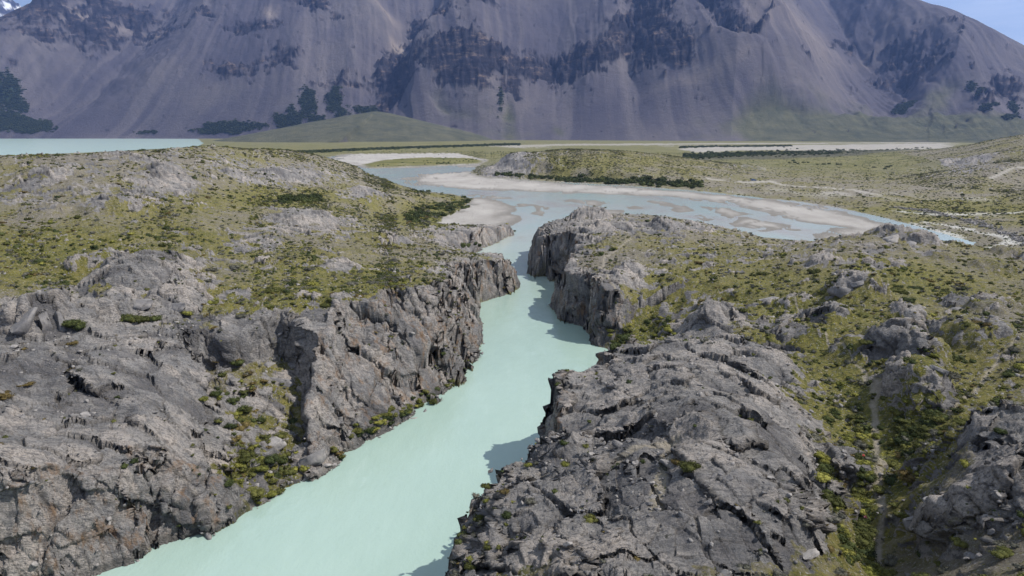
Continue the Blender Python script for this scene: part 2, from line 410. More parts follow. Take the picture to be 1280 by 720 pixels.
    sandz = sandz + .10 * fbm(x / 9, y / 14, 4, 2) - .12 * sstep(.08, .0, np.abs(fbm(x / 30 + 3, y / 45, 3, 5)))
    lowz = np.maximum(bed, sandz)
    sand = sstep(-.25, .0, sandz)
    lowz = np.maximum(lowz, -1 + 2.2 * mead)
    zz = np.where(dw > 0, np.maximum(zm, -.1), lowz)
    # blend at the foot
    low = sstep(.3, -.3, dw)
    # lake basin
    sl = poly_sd(x, y, LAKEP) + 8 * fbm(x / 90, y / 90, 3, 3)
    zz = np.where(r > 380, np.where(zz > 3, zz, np.minimum(zz, np.where(sl < 0, -2.0, sl * .04 - .25))), zz)
    lake = (sl < 0) & (r > 380) & (zz < .5)
    path = np.zeros(x.shape)
    for P, wd in PATHS:
        path = np.maximum(path, sstep(wd * 1.7, wd * .6, line_d(x + .5 * n2, y + .4 * n1, P)))
    zz = zz - path * .1
    trk = np.zeros(x.shape)
    for P, wd in TRACKS:
        trk = np.maximum(trk, sstep(wd * 1.9, wd * .8, line_d(x, y, P)))
    rock = rock * (1 - low) * (1 - .8 * path) * (1 - trk)
    return dict(z=zz, rock=rock, green=np.clip(gr + .5 * n1, 0, 2), wall=wall, sand=sand * low * (1 - mead), low=low, mead=mead * low, lake=lake,
                path=path, track=trk, crack=crk, slab=slab, slabm=slabm, d=dw, bump=bm, zb=zb, steep=steep)

# ------------------------------------------------------------------ grid, denser where the ground is near, in view, or steep
DENSE = np.radians(np.linspace(-40.5, 40.5, 1060))
side = np.radians(np.concatenate([np.linspace(41, 60, 30), np.linspace(63, 176, 24)]))
AZ = np.concatenate([-side[::-1], DENSE, side])
NR = 720
R0, R1 = 9.0, 9000.0
lr = np.linspace(math.log(R0), math.log(R1), 2600)
cols = np.linspace(0, len(AZ) - 1, 240).astype(int)
A2, L2 = np.meshgrid(AZ[cols], lr, indexing='ij')
rr = np.exp(L2)
L0 = land(rr * np.sin(A2), rr * np.cos(A2), fine=False)
dz = np.abs(np.diff(L0['z'], axis=1)) / rr[:, 1:]
dl = np.diff(L2, axis=1)
slope_facing = np.diff(L0['z'], axis=1) / rr[:, 1:]
up_ = (CAM_H - L0['z'][:, 1:]) / rr[:, 1:]
vis = np.clip(up_, .004, 2) * dl + np.maximum(slope_facing, 0)
wgt = .10 * dl + 1.0 * np.maximum(vis, 0) + .30 * dz
wgt *= np.where(rr[:, 1:] > 34, 1.0, .25)
# smooth across neighbouring columns
for _ in range(2):
    wgt = np.concatenate([wgt[:1], (wgt[:-2] + wgt[1:-1] * 2 + wgt[2:]) / 4, wgt[-1:]])
cum = np.concatenate([np.zeros((len(cols), 1)), np.cumsum(wgt, 1)], 1)
cum /= cum[:, -1:]
tt = np.linspace(0, 1, NR)
LRc = np.array([np.interp(tt, cum[i], lr) for i in range(len(cols))])
LR = np.array([np.interp(np.arange(len(AZ)), cols, LRc[:, j]) for j in range(NR)]).T
RRg = np.exp(LR)
X = RRg * np.sin(AZ)[:, None]; Y = RRg * np.cos(AZ)[:, None]
G = land(X, Y)
Z = G['z']
# horizontal break-up of the walls so that faces overhang and step like jointed rock
def grid_normal(X, Y, Z):
    P = np.stack([X, Y, Z], -1)
    du = np.gradient(P, axis=0); dv = np.gradient(P, axis=1)
    N = np.cross(du, dv)
    N /= np.linalg.norm(N, axis=-1, keepdims=True) + 1e-9
    N[N[..., 2] < 0] *= -1
    return N
N = grid_normal(X, Y, Z)
sl = sstep(.32, .7, 1 - N[..., 2]) * (np.hypot(X, Y) < 420) * (1 - G['low'])
nh = N.copy(); nh[..., 2] *= .3
m = sl > 0.01
xm, ym, zm_ = X[m], Y[m], Z[m]
disp = 1.05 * facets3(xm / 4.2, ym / 4.2, zm_ / 3.6, 0, .9) + .30 * facets3(xm / 1.7, ym / 1.7, zm_ / 1.9, 3, .9) + .13 * facets3(xm / 1.1, ym / 1.1, zm_ / .9, 1, .9) + .05 * facets3(xm / .4, ym / .4, zm_ / .33, 2, .9)
disp = disp * sl[m]
X = X.copy(); Y = Y.copy(); Z = Z.copy()
X[m] += nh[..., 0][m] * disp; Y[m] += nh[..., 1][m] * disp; Z[m] += nh[..., 2][m] * disp
N = grid_normal(X, Y, Z)
rockm = np.maximum(G['rock'], sstep(.40, .62, 1 - N[..., 2]) * (1 - G['low']) * (np.hypot(X, Y) < 500) * .9)

# ------------------------------------------------------------------ material helpers
def mat(name):
    m = bpy.data.materials.new(name); m.use_nodes = True
    nt = m.node_tree; nt.nodes.clear()
    return m, nt, nt.nodes, nt.links
class NB:
    """small node builder"""
    def __init__(s, name):
        s.m, s.nt, s.n, s.l = mat(name)
        s.out = s.n.new('ShaderNodeOutputMaterial')
        s.p = s.n.new('ShaderNodeBsdfPrincipled')
        s.l.new(s.p.outputs[0], s.out.inputs[0])
        s.tc = s.n.new('ShaderNodeTexCoord')
        s.pos = s.tc.outputs['Object']
    def lk(s, a, b): s.l.new(a, b)
    def attr(s, name):
        a = s.n.new('ShaderNodeAttribute'); a.attribute_name = name; return a.outputs['Fac']
    def acol(s, name):
        a = s.n.new('ShaderNodeAttribute'); a.attribute_name = name; return a.outputs['Color']
    def mapping(s, scale=(1, 1, 1), rot=(0, 0, 0), src=None):
        m = s.n.new('ShaderNodeMapping'); m.inputs['Scale'].default_value = scale; m.inputs['Rotation'].default_value = rot
        s.l.new(src or s.pos, m.inputs[0]); return m.outputs[0]
    def noise(s, scale, detail=4, rough=.55, src=None, dist=0, color=False):
        t = s.n.new('ShaderNodeTexNoise'); t.inputs['Scale'].default_value = scale; t.inputs['Detail'].default_value = detail
        t.inputs['Roughness'].default_value = rough; t.inputs['Distortion'].default_value = dist
        s.l.new(src or s.pos, t.inputs[0]); return t.outputs[1 if color else 0]
    def voro(s, scale, feat='F1', src=None, out=0):
        t = s.n.new('ShaderNodeTexVoronoi'); t.feature = feat; t.inputs['Scale'].default_value = scale
        s.l.new(src or s.pos, t.inputs[0]); return t.outputs[out]
    def ramp(s, fac, pts, interp='LINEAR'):
        r = s.n.new('ShaderNodeValToRGB'); r.color_ramp.interpolation = interp
        e = r.color_ramp.elements
        while len(e) < len(pts): e.new(.5)
        for el, (p, c) in zip(e, pts):
            el.position = p; el.color = (c, c, c, 1) if not isinstance(c, tuple) else (*c, 1)
        s.l.new(fac, r.inputs[0]); return r.outputs[0]
    def mix(s, f, a, b, mode='MIX'):
        m = s.n.new('ShaderNodeMix'); m.data_type = 'RGBA'; m.blend_type = mode
        for sock, v in ((m.inputs[0], f), (m.inputs[6], a), (m.inputs[7], b)):
            if isinstance(v, (int, float)): sock.default_value = v
            elif isinstance(v, tuple): sock.default_value = (*v, 1)
            else: s.l.new(v, sock)
        return m.outputs[2]
    def math(s, op, a, b=0.0, c=0.0, clamp=False):
        m = s.n.new('ShaderNodeMath'); m.operation = op; m.use_clamp = clamp
        for i, v in enumerate((a, b, c)):
            if isinstance(v, (int, float)): m.inputs[i].default_value = v
            else: s.l.new(v, m.inputs[i])
        return m.outputs[0]
    def bump(s, h, strength=.5, dist=.1, prev=None):
        b = s.n.new('ShaderNodeBump'); b.inputs['Strength'].default_value = strength; b.inputs['Distance'].default_value = dist
        s.l.new(h, b.inputs['Height'])
        if prev is not None: s.l.new(prev, b.inputs['Normal'])
        return b.outputs[0]
    def done(s, color, rough=.9, normal=None, spec=.2):
        if isinstance(color, tuple): s.p.inputs['Base Color'].default_value = (*color, 1)
        else: s.l.new(color, s.p.inputs['Base Color'])
        if isinstance(rough, (int, float)): s.p.inputs['Roughness'].default_value = rough
        else: s.l.new(rough, s.p.inputs['Roughness'])
        s.p.inputs['Specular IOR Level'].default_value = spec
        if normal is not None: s.l.new(normal, s.p.inputs['Normal'])
        return s.m

def ground_material():
    b = NB("ground_surface")
    rock, green, sand = b.attr("rock"), b.attr("green"), b.attr("sand")
    wall, mead, path, track, salt, wet = (b.attr(k) for k in ("wall", "mead", "path", "track", "salt", "wet"))
    # rock colour
    big = b.noise(.12, 5, .6)
    med = b.noise(.9, 6, .65)
    fin = b.noise(7, 5, .7)
    rc = b.ramp(big, [(.3, (.182, .182, .188)), (.5, (.262, .254, .250)), (.7, (.375, .350, .330))])
    rc = b.mix(b.ramp(med, [(.35, 0.0), (.65, 1.0)]), rc, b.mix(.5, rc, (.38, .34, .305)))
    rc = b.mix(1.0, rc, b.ramp(b.attr("slab"), [(.12, (.50, .50, .52)), (.5, (.93, .93, .92)), (.88, (1.35, 1.28, 1.2))]), 'MULTIPLY')
    lay = b.noise(1.0, 6, .7, src=b.mapping((.35, 2.6, 2.6), (0, 0, radians(78))), dist=.6)
    rc = b.mix(b.ramp(lay, [(.40, .6), (.50, 0.0)]), rc, (.085, .085, .09))
    rc = b.mix(b.ramp(lay, [(.58, 0.0), (.70, .55)]), rc, (.36, .33, .31))
    rc = b.mix(b.math('MULTIPLY', b.attr("crack"), .6), rc, (.085, .072, .058))  # crevice shade put into the colour, in place of deeper cracks
    rc = b.mix(b.ramp(b.noise(3.2, 6, .75), [(.52, 0.0), (.64, .75)]), rc, (.075, .073, .077))        # dark lichen
    rc = b.mix(b.ramp(b.noise(5.1, 6, .75, src=b.mapping((1, 1, 1), (0, 0, 1))), [(.58, 0.0), (.70, .7)]), rc, (.40, .385, .365))     # pale lichen
    rc = b.mix(b.ramp(fin, [(.3, .35), (.6, 0.0)]), rc, (.06, .06, .063))
    # stained walls
    st = b.noise(.55, 5, .7, src=b.mapping((1.3, 1.3, .35)))
    wcol = b.mix(b.ramp(st, [(.52, 0.0), (.66, .8)]), rc, (.21, .125, .065))
    rc = b.mix(b.math('MULTIPLY', wall, .95), rc, wcol)
    # soil and low plants
    soil = b.ramp(b.noise(.5, 6, .7), [(.3, (.115, .10, .077)), (.55, (.178, .155, .120)), (.75, (.255, .23, .19))])
    soil = b.mix(b.ramp(b.noise(6, 4, .8), [(.45, 0.0), (.7, .6)]), soil, (.33, .31, .28))
    grass = b.ramp(b.noise(.35, 5, .7), [(.32, (.095, .092, .026)), (.5, (.165, .146, .038)), (.68, (.235, .200, .070))])
    gm = b.math('ADD', b.math('MULTIPLY', green, .50), b.math('SUBTRACT', b.noise(.9, 6, .75), .5))
    gmask = b.ramp(gm, [(.06, 0.0), (.28, .95)])
    sc_ = b.mix(gmask, soil, grass)
    # cushions, a darker speckle of heath
    cush = b.math('ADD', b.math('MULTIPLY', green, .16), b.math('SUBTRACT', b.noise(1.7, 3, .9), .5))
    sc_ = b.mix(b.ramp(cush, [(.09, 0.0), (.19, .75)]), sc_, b.ramp(b.noise(.8, 3), [(.35, (.038, .048, .018)), (.6, (.085, .095, .022))]))
    yel = b.math('ADD', b.math('MULTIPLY', green, .10), b.math('SUBTRACT', b.noise(2.3, 3, .8, src=b.mapping((1, 1, 1), (0, 0, 2))), .5))
    sc_ = b.mix(b.ramp(yel, [(.14, 0.0), (.20, .85)]), sc_, (.22, .205, .035))
    stones = b.ramp(b.noise(2.9, 2, .9, src=b.mapping((1, 1, 1), (0, 0, .7))), [(.60, 0.0), (.66, .9)])
    sc_ = b.mix(stones, sc_, (.33, .31, .29))
    rmask = b.ramp(b.math('ADD', rock, b.math('MULTIPLY', b.math('SUBTRACT', med, .5), .7)), [(.38, 0.0), (.58, 1.0)])
    col = b.mix(rmask, sc_, rc)
    col = b.mix(b.math('MULTIPLY', b.attr('damp'), .7), col, (.06, .06, .055))
    # path and track
    pc = b.mix(b.noise(4, 3), (.30, .26, .21), (.38, .34, .28))
    col = b.mix(b.math('MULTIPLY', path, b.ramp(b.noise(1.4, 4), [(.3, .55), (.6, 1.0)])), col, pc)
    col = b.mix(track, col, (.34, .315, .275))
    # gravel flats
    sn = b.noise(.045, 6, .65, src=b.mapping((1, .6, 1)))
    sandc = b.ramp(sn, [(.3, (.28, .26, .238)), (.5, (.355, .332, .305)), (.7, (.425, .40, .37))])
    sandc = b.mix(wet, sandc, (.20, .185, .165))
    col = b.mix(sand, col, sandc)
    mc = b.ramp(b.noise(.03, 7, .75, src=b.mapping((.6, 1, 1))), [(.3, (.055, .062, .024)), (.45, (.115, .115, .038)), (.6, (.175, .160, .062)), (.74, (.29, .265, .20))])
    col = b.mix(mead, col, mc)
    col = b.mix(b.attr('mire'), col, b.ramp(b.noise(.06, 5, .75), [(.35, (.05, .055, .035)), (.6, (.11, .10, .065))]))
    col = b.mix(salt, col, (.62, .61, .58))
    hgt = b.math('ADD', b.math('MULTIPLY', b.noise(1.0, 7, .72, src=b.mapping((.5, 2.4, 2.4), (0, 0, radians(78))), dist=.5), .8), b.math('ADD', b.math('MULTIPLY', b.noise(2.2, 8, .75), 1.0), b.math('MULTIPLY', b.voro(3.0, 'DISTANCE_TO_EDGE', src=b.mapping((.6, 1.2, 1.2), (0, 0, .65))), .35)))
    bn = b.bump(hgt, 1.0, .45)
    return b.done(col, .92, bn, .15)
GM = ground_material()

# ------------------------------------------------------------------ mesh helpers
def tag(o, label=None, cat=None, group=None, kind=None):
    if label: o['label'] = label
    if cat: o['category'] = cat
    if group: o['group'] = group
    if kind: o['kind'] = kind
    return o
def mesh_np(name, V, F, mats, smooth=True, attrs=None, fm=None):
    me = bpy.data.meshes.new(name)
    V = np.asarray(V, np.float32); F = np.asarray(F, np.int32)
    k = F.shape[1]
    me.vertices.add(len(V)); me.vertices.foreach_set("co", V.ravel())
    me.loops.add(F.size); me.loops.foreach_set("vertex_index", F.ravel())
    me.polygons.add(len(F)); me.polygons.foreach_set("loop_start", np.arange(0, F.size, k, dtype=np.int32))
    me.polygons.foreach_set("loop_total", np.full(len(F), k, np.int32))
    if fm is not None: me.polygons.foreach_set("material_index", np.asarray(fm, np.int32))
    if smooth: me.polygons.foreach_set("use_smooth", np.ones(len(F), bool))
    for m_ in (mats if isinstance(mats, (list, tuple)) else [mats]): me.materials.append(m_)
    if attrs:
        for k_, v in attrs.items():
            a = me.attributes.new(k_, 'FLOAT', 'POINT'); a.data.foreach_set("value", np.asarray(v, np.float32).ravel())
    me.update(calc_edges=True)
    return me
def link(name, me, parent=None):
    o = bpy.data.objects.new(name, me); COL.objects.link(o)
    if parent is not None: o.parent = parent
    return o

# ------------------------------------------------------------------ near terrain objects, cut from one surface
na, nr = X.shape
px, py = project(X, Y, Z)
wetm = sstep(.16, .02, Z) * G['low']
salt = np.zeros(X.shape)
for P, wd in (([W(1155,276,1), W(1200,284,1), W(1250,296,1), W(1275,308,1)], 1.4), ([W(1215,312,1), W(1250,311,1), W(1262,305,1)], 2.0),
              ([W(1140,279,.3), W(1180,290,.3), W(1200,297,.3)], 1.6), ([W(1120,262,1.5), W(1170,268,1.5), W(1280,270,1.5)], 1.8)):
    nn_ = fbm(X / 6, Y / 6, 3, 2)
    salt = np.maximum(salt, sstep(wd * 1.8, wd * .5, line_d(X + 3 * nn_, Y + 3 * nn_, P)))
gravel = np.maximum.reduce([sstep(1, .3, np.hypot((px - a) / rx, (py - b_) / ry)) * v for a, b_, rx, ry, v in
          ((1050, 240, 190, 9, .8), (1180, 248, 120, 7, .6), (960, 240, 80, 6, .6), (1220, 268, 90, 4, .8), (660, 184, 50, 2.0, .9), (1000, 186, 190, 2.0, .9), (850, 182, 60, 2, .8), (1100, 184, 100, 1.8, 1))])
gravel = gravel * sstep(-.25, .15, fbm(X / 12, Y / 30, 4, 1))
for P_, a_ in (([(850,184.5),(930,183),(1060,181),(1190,179.5),(1188,186),(1060,189.5),(930,188.5),(880,191)], 1.0), ([(600,182.5),(700,180.5),(850,179.6),(1200,178),(1200,179),(900,181),(700,183),(640,185)], .9), ([(1000,184),(1170,182),(1150,186.5),(1020,187)], 1.0)):
    gravel = np.maximum(gravel, a_ * sstep(12, -12, poly_sd(X, Y, PP(P_)) + 40 * fbm(X / 70, Y / 160, 4, 2)))
mire = sstep(10, -10, poly_sd(X, Y, PP([(840,197),(900,191),(1000,189),(1170,188),(1150,192),(1060,196),(980,199),(880,201)])) + 30 * fbm(X / 60, Y / 120, 4, 3))

sandm = np.clip(G['sand'] + gravel * .7 * (1 - G['low']), 0, 1)
attrs = dict(rock=rockm, green=G['green'], sand=sandm, wall=G['wall'], mead=np.clip(G['mead'] + sstep(500, 900, np.hypot(X, Y)) * (1 - G['low']) * .75 * (G['zb'] < 6), 0, 1) * (1 - gravel * (1 - G['low'])),
             mire=mire * (1 - gravel), path=G['path'], track=G['track'], salt=salt * .6, wet=wetm, damp=sstep(1.1, .3, Z + .25 * fbm(X / 2, Y / 2, 3, 1)) * (1 - G['low']) * G['steep'], crack=G['crack'], slab=np.clip(G['slab'] * .8 + .5, 0, 1))
cls = np.zeros(X.shape, int)              # 0 right bank, 1 left bank, 2 plain, 3 river bed and bars, 4 footpath, 5 dirt track, 6 middle hill, 7 right hill
rad = np.hypot(X, Y)
azp = px
leftside = np.zeros(X.shape, bool)
ctr = np.array([W(300,760), W(380,690), W(480,620), W(590,520), W(650,450), W(660,400), W(660,370), W(640,330), W(650,300), W(640,240), W(500,215), W(430,200), W(400, 190), W(360,180)])
cx = np.interp(rad, np.hypot(ctr[:, 0], ctr[:, 1])[np.argsort(np.hypot(ctr[:, 0], ctr[:, 1]))], np.arctan2(ctr[:, 0], ctr[:, 1])[np.argsort(np.hypot(ctr[:, 0], ctr[:, 1]))])
leftside = np.arctan2(X, Y) < cx
cls = np.where(leftside, 1, 0)
cls = np.where((rad > 232) & ~leftside, 2, cls)
cls = np.where((rad > 700) & leftside, 2, cls)
cls = np.where((rad > 420) & (rad < 1000) & (px > 585) & (px < 930) & (G['zb'] > 3.0) & ~leftside, 6, cls)
cls = np.where((rad > 420) & (px > 1120) & (G['zb'] > 6.5), 7, cls)
cls = np.where((G['low'] > .5) | G['lake'], 3, cls)
cls = np.where((G['path'] > .6), 4, cls)
cls = np.where((G['track'] > .6) & (G['low'] < .3), 5, cls)
names = {0: ("right_bank",), 1: ("left_bank",), 2: ("valley_plain",), 3: ("river_bed",), 4: ("footpath",), 5: ("dirt_track",), 6: ("low_hill",), 7: ("slope_hill",)}
I = np.arange(na * nr).reshape(na, nr)
Q = np.stack([I[:-1, :-1], I[:-1, 1:], I[1:, 1:], I[1:, :-1]], -1).reshape(-1, 4)[:, ::-1]
qc = cls[:-1, :-1].reshape(-1)
V = np.stack([X, Y, Z], -1).reshape(-1, 3)
fa = {k: v.reshape(-1) for k, v in attrs.items()}
for c, (nm,) in names.items():
    q = Q[qc == c]
    if not len(q): continue
    used, inv = np.unique(q, return_inverse=True)
    o = link(nm, mesh_np(nm, V[used], inv.reshape(-1, 4), GM, True, {k: v[used] for k, v in fa.items()}))
    tag(o, kind='structure')

# ------------------------------------------------------------------ water
def water_material(name, c1, c2, rough=.12, bs=.25, scl=.5):
    b = NB(name)
    big = b.noise(.035, 4, .6, src=b.mapping((1, .5, 1)))
    fl = b.noise(.16, 4, .6, src=b.mapping((1.0, .35, 1), (0, 0, -.35)))
    col = b.mix(b.ramp(big, [(.35, 0.0), (.65, 1.0)]), c1, c2)
    col = b.mix(b.ramp(fl, [(.45, 0.0), (.75, .25)]), col, (.38, .49, .44))
    cur = b.noise(.5, 5, .7, src=b.mapping((1.0, .12, 1), (0, 0, -.45)), dist=1.2)
    col = b.mix(b.ramp(cur, [(.58, 0.0), (.74, .22)]), col, (.42, .50, .47))
    if scl > .2:      # far flats: pale grazing reflection put into the water colour, with silty shallows
        sx = b.n.new('ShaderNodeSeparateXYZ'); b.l.new(b.pos, sx.inputs[0])
        mr = b.n.new('ShaderNodeMapRange'); mr.inputs[1].default_value = 190; mr.inputs[2].default_value = 330
        b.l.new(b.math('ADD', sx.outputs[1], b.math('MULTIPLY', b.noise(.02, 4), 90)), mr.inputs[0])
        col = b.mix(mr.outputs[0], col, b.ramp(b.noise(.03, 5, .65, src=b.mapping((1, .5, 1))), [(.36, (.34, .43, .42)), (.52, (.38, .43, .42)), (.66, (.37, .36, .345))]))
    h = b.math('ADD', b.noise(scl, 5, .65, src=b.mapping((1, .6, 1))), b.math('MULTIPLY', b.noise(scl * 5, 3, .6), .25))
    return b.done(col, rough, b.bump(h, bs, .35), .5)
WM = water_material("glacial_river_water", (.275, .375, .325), (.305, .405, .352))
LM = water_material("lake_water", (.35, .455, .41), (.385, .49, .44), .25, .15, .05)
xs = np.concatenate([np.linspace(-400, -60, 30), np.linspace(-55, 60, 90), np.linspace(65, 900, 50)])
ys = np.concatenate([np.linspace(-150, 40, 20), np.linspace(42, 260, 140), np.linspace(265, 1100, 70)])
XX, YY = np.meshgrid(xs, ys, indexing='ij')
ZZ = .015 * fbm(XX / 3, YY / 4, 3, 1)
II = np.arange(XX.size).reshape(XX.shape)
QQ = np.stack([II[:-1, :-1], II[1:, :-1], II[1:, 1:], II[:-1, 1:]], -1).reshape(-1, 4)
riv = link("river", mesh_np("river", np.stack([XX, YY, ZZ], -1).reshape(-1, 3), QQ, WM))
tag(riv, kind='structure')
P = LAKEP
cxl = [(x * 1.0, y) for x, y in P]
import bmesh
bm = bmesh.new()
lk_pts = [(-9500, 350), (W(330, 179)[0], 640), W(330, 179), (W(330,179)[0], 5600), (-9500, 7500)]
f = bm.faces.new([bm.verts.new((x, y, -.01 - .2)) for x, y in lk_pts])
me = bpy.data.meshes.new("lake"); bm.to_mesh(me); bm.free(); me.materials.append(LM)
tag(link("lake", me), kind='structure')

# ------------------------------------------------------------------ mountain
def interp(x, pts):
    p = np.array(pts, float); return np.interp(x, p[:, 0], p[:, 1])
MA = np.radians(np.concatenate([np.linspace(-75, -41.5, 40), np.linspace(-41, 41, 1150), np.linspace(41.5, 75, 40)]))
MN = 400
MPX = 640 + FPX * np.tan(MA) * CP           # photo column at the horizon (close)
r0 = interp(MPX, [(-2000, 4700), (0, 4350), (200, 3900), (330, 3500), (450, 3150), (600, 2850), (800, 2700), (1280, 2620), (2500, 2600)])
ss = np.linspace(0, 1, MN)
S = (ss ** 1.15)[None] * 5200 + 0 * r0[:, None]
MR = 2350 + (ss ** 1.25)[None] * 4900 + 0 * r0[:, None]
S = MR - r0[:, None]
MXp = np.broadcast_to(MPX[:, None], S.shape)
k1 = interp(MPX, [(-500, .60), (250, .60), (420, .62), (620, .62), (900, .62), (1000, .50), (1280, .42), (1800, .4)])[:, None]
Sp = np.maximum(S, 0)
foot = interp(MPX, [(-500, 40), (300, 40), (500, 90), (900, 60), (980, 420), (1280, 900), (1800, 900)])[:, None]
h0 = k1 * (np.sqrt(Sp ** 2 + foot ** 2) - foot)
h0 = np.where(S < 0, np.maximum(S * .1, -4), h0)
MX_, MY_ = MR * np.sin(MA)[:, None], MR * np.cos(MA)[:, None]
def lines_amp(px, py, L):
    s = np.zeros(px.shape)
    for pts, A, wl_, wr_ in L:
        best = np.full(px.shape, 1e9); sgn = np.zeros(px.shape)
        for (ax, ay), (bx, by) in zip(pts[:-1], pts[1:]):
            ex, ey = bx - ax, by - ay
            t = np.clip(((px - ax) * ex + (py - ay) * ey) / (ex * ex + ey * ey), 0, 1)
            qx, qy = px - ax - ex * t, py - ay - ey * t
            d = np.hypot(qx, qy); mm = d < best
            best = np.where(mm, d, best); sgn = np.where(mm, qx, sgn)
        ww = np.where(sgn < 0, wl_, wr_)
        s = s + A * np.clip(1 - best / ww, 0, 1) ** 1.3
    return s
ppx, ppy = project(MX_, MY_, h0)
wpx = ppx + 10 * fbm(ppx / 40, ppy / 30, 4, 1); wpy = ppy + 8 * fbm(ppx / 40 + 7, ppy / 30, 4, 2)
# ridges (+) and ravines (-): photo polyline, metres, half widths left and right in columns
RID = [([(640,-90),(590,-15),(548,50),(522,95),(515,125)], 190, 34, 120),
       ([(570,-20),(530,35),(502,65),(503,105),(478,140)], -130, 40, 30),
       ([(450,-60),(470,20),(488,60),(495,90)], 60, 60, 18),
       ([(790,-80),(822,-5),(858,40),(900,92),(955,122),(985,165)], 150, 110, 40),
       ([(900,-60),(935,5),(955,45),(972,75),(950,98)], 170, 60, 70),
       ([(845,-20),(885,30),(910,70),(950,108),(1000,160)], -110, 26, 26),
       ([(1040,-30),(1060,20),(1110,75),(1150,118),(1185,140)], -120, 80, 40),
       ([(1100,-10),(1150,35),(1200,62),(1188,95),(1165,120)], 120, 50, 90),
       ([(1290,60),(1240,110),(1280,150)], -50, 60, 60),
       ([(330,-40),(265,30),(215,90),(160,140)], 90, 60, 130),
       ([(220,-20),(175,50),(110,110),(40,150)], -90, 60, 40),
       ([(120,-20),(60,40),(-20,80)], 80, 60, 60),
       ([(610,150),(590,110),(585,60),(600,10)], 40, 30, 40),
       ([(700,140),(690,90),(700,40)], -35, 30, 30),
       ([(745,150),(740,100),(760,50)], 40, 26, 26),
       ([(800,150),(790,100),(785,40)], -40, 25, 25),
       ([(400,-20),(380,40),(350,120)], 50, 50, 50)]
D = 1.25 * lines_amp(wpx, wpy, [(a, b, c * 1.5, d * 1.5) for a, b, c, d in RID])
ROCKB = [(30,20,60,28,.9),(120,40,50,14,1.0),(60,60,60,8,.5),(215,45,22,9,.7),(260,40,20,10,.6),(305,55,25,10,1.0),(340,58,14,8,.8),(290,100,45,9,.9),(350,90,20,14,.9),(385,30,22,9,.9),(420,40,25,7,.6),
 (500,75,20,30,1.0),(530,30,20,22,.9),(490,110,22,26,1.0),(545,62,30,7,.7),(600,50,30,4,.9),(560,105,45,12,1.0),(580,120,40,12,1.0),(625,100,50,13,1.1),(640,125,14,16,.8),(700,88,40,14,1.1),(735,85,30,18,1.0),
 (790,60,30,26,1.1),(820,80,30,24,1.0),(850,95,26,16,.9),(760,15,60,10,.5),(830,35,30,24,.8),(870,20,22,20,.9),(905,60,26,24,1.1),(935,80,22,14,1.0),(890,15,22,10,.9),(955,35,14,16,.9),(950,92,14,7,1.0),
 (1060,35,22,12,.7),(1120,60,30,14,.7),(1150,85,40,16,.8),(1195,60,18,12,.4),(1265,110,25,14,1.0),(1230,125,22,8,.7),(20,90,18,6,.8),(8,115,12,10,1.0),(420,105,40,12,.5),(470,130,20,14,.6),(1004,98,5,3,1.0),
 (150,12,60,12,.9),(200,28,30,9,.6)]
FOREST = [(12,118,28,22,1.3),(20,150,40,10,1.2),(10,160,60,8,1.3),(185,168,14,3,1.2),(290,158,45,7,1.3),(270,163,30,5,1.1),(350,148,12,10,1.1),(362,142,5,12,1.1),(385,132,15,18,1.3),(372,152,10,8,.8),(420,122,14,16,1.2),(400,150,14,8,.6),
 (455,128,15,8,1.0),(430,140,12,8,.8),(1134,115,15,7,1.5),(1208,117,7,5,1.1),(1225,122,9,7,1.1),(1240,135,14,5,1.0),(1270,130,14,10,.8),(625,140,8,16,.7),(1262,148,14,4,.8)]
GREENB = [(1000,165,110,22,1.1),(1130,160,140,24,1.1),(1240,160,80,16,1.1),(960,160,30,20,.7),(640,150,10,18,.8),(600,150,40,9,.6),(440,145,40,14,.7),(700,165,10,14,.6),(560,140,22,14,.5),(1050,120,60,18,.35),(1180,120,40,16,.5),(650,168,60,6,.5),(240,150,40,10,.25)]
def soft(L, lo, hi, nz=.5):
    return sstep(lo, hi, blobs(wpx, wpy, L) + nz * fbm(ppx / 9, ppy / 6, 5, 3))
mrock = sstep(.40, .58, blobs(wpx, wpy, ROCKB) * .95 + .75 * fbm(ppx / 13, ppy / 4, 6, 3, .68) + .35 * (stp0 := ridged(ppx / 9, ppy / 9, 4, 5)) - .12)
mfor = sstep(.50, .62, blobs(wpx, wpy, FOREST) + .55 * fbm(ppx / 3.5, ppy / 4, 5, 3, .65) + .25 * fbm(ppx / 10, ppy / 14, 3, 1) - .12)
mgreen = sstep(.2, 1.0, blobs(wpx, wpy, GREENB) + .4 * fbm(ppx / 30, ppy / 10, 4, 1))
u1 = (MXp - interp(MPX, [(-400, -1.2), (50, -1.25), (200, -1.05), (320, -.5), (450, 0), (560, .15), (700, -.05), (850, .35), (930, .85), (1050, 1.15), (1150, 1.3), (1280, 1.0), (1800, .8)])[:, None] * (ppy - 110)) / 24.0 + .8 * fbm(MXp / 70, S / 900, 3, 2)
gul = ridged(u1, S / 1300, 4, 1, .5)
up = sstep(0, 700, S)
tilt = interp(MPX, [(-400, -1.2), (50, -1.25), (200, -1.05), (320, -.5), (450, 0), (560, .15), (700, -.05), (850, .35), (930, .85), (1050, 1.15), (1150, 1.3), (1280, 1.0), (1800, .8)])[:, None]
FL = MXp - tilt * (ppy - 110) + 6 * fbm(MXp / 50, ppy / 40, 3, 2)          # the same along one fall line
hm = h0 + D * sstep(60, 600, S) * (1 - .85 * np.clip(mgreen, 0, 1)) + up * 14 * (gul - .4) + 22 * fbm(MXp / 60, S / 500, 4, 4) * up
cr1 = ridged(MX_ / 150, MR / 110, 5, 2, .6)
stp, ste = facets(MXp / 7.5, h0 / 38 + .4 * fbm(MXp / 20, S / 300, 2, 1), 1, .8)
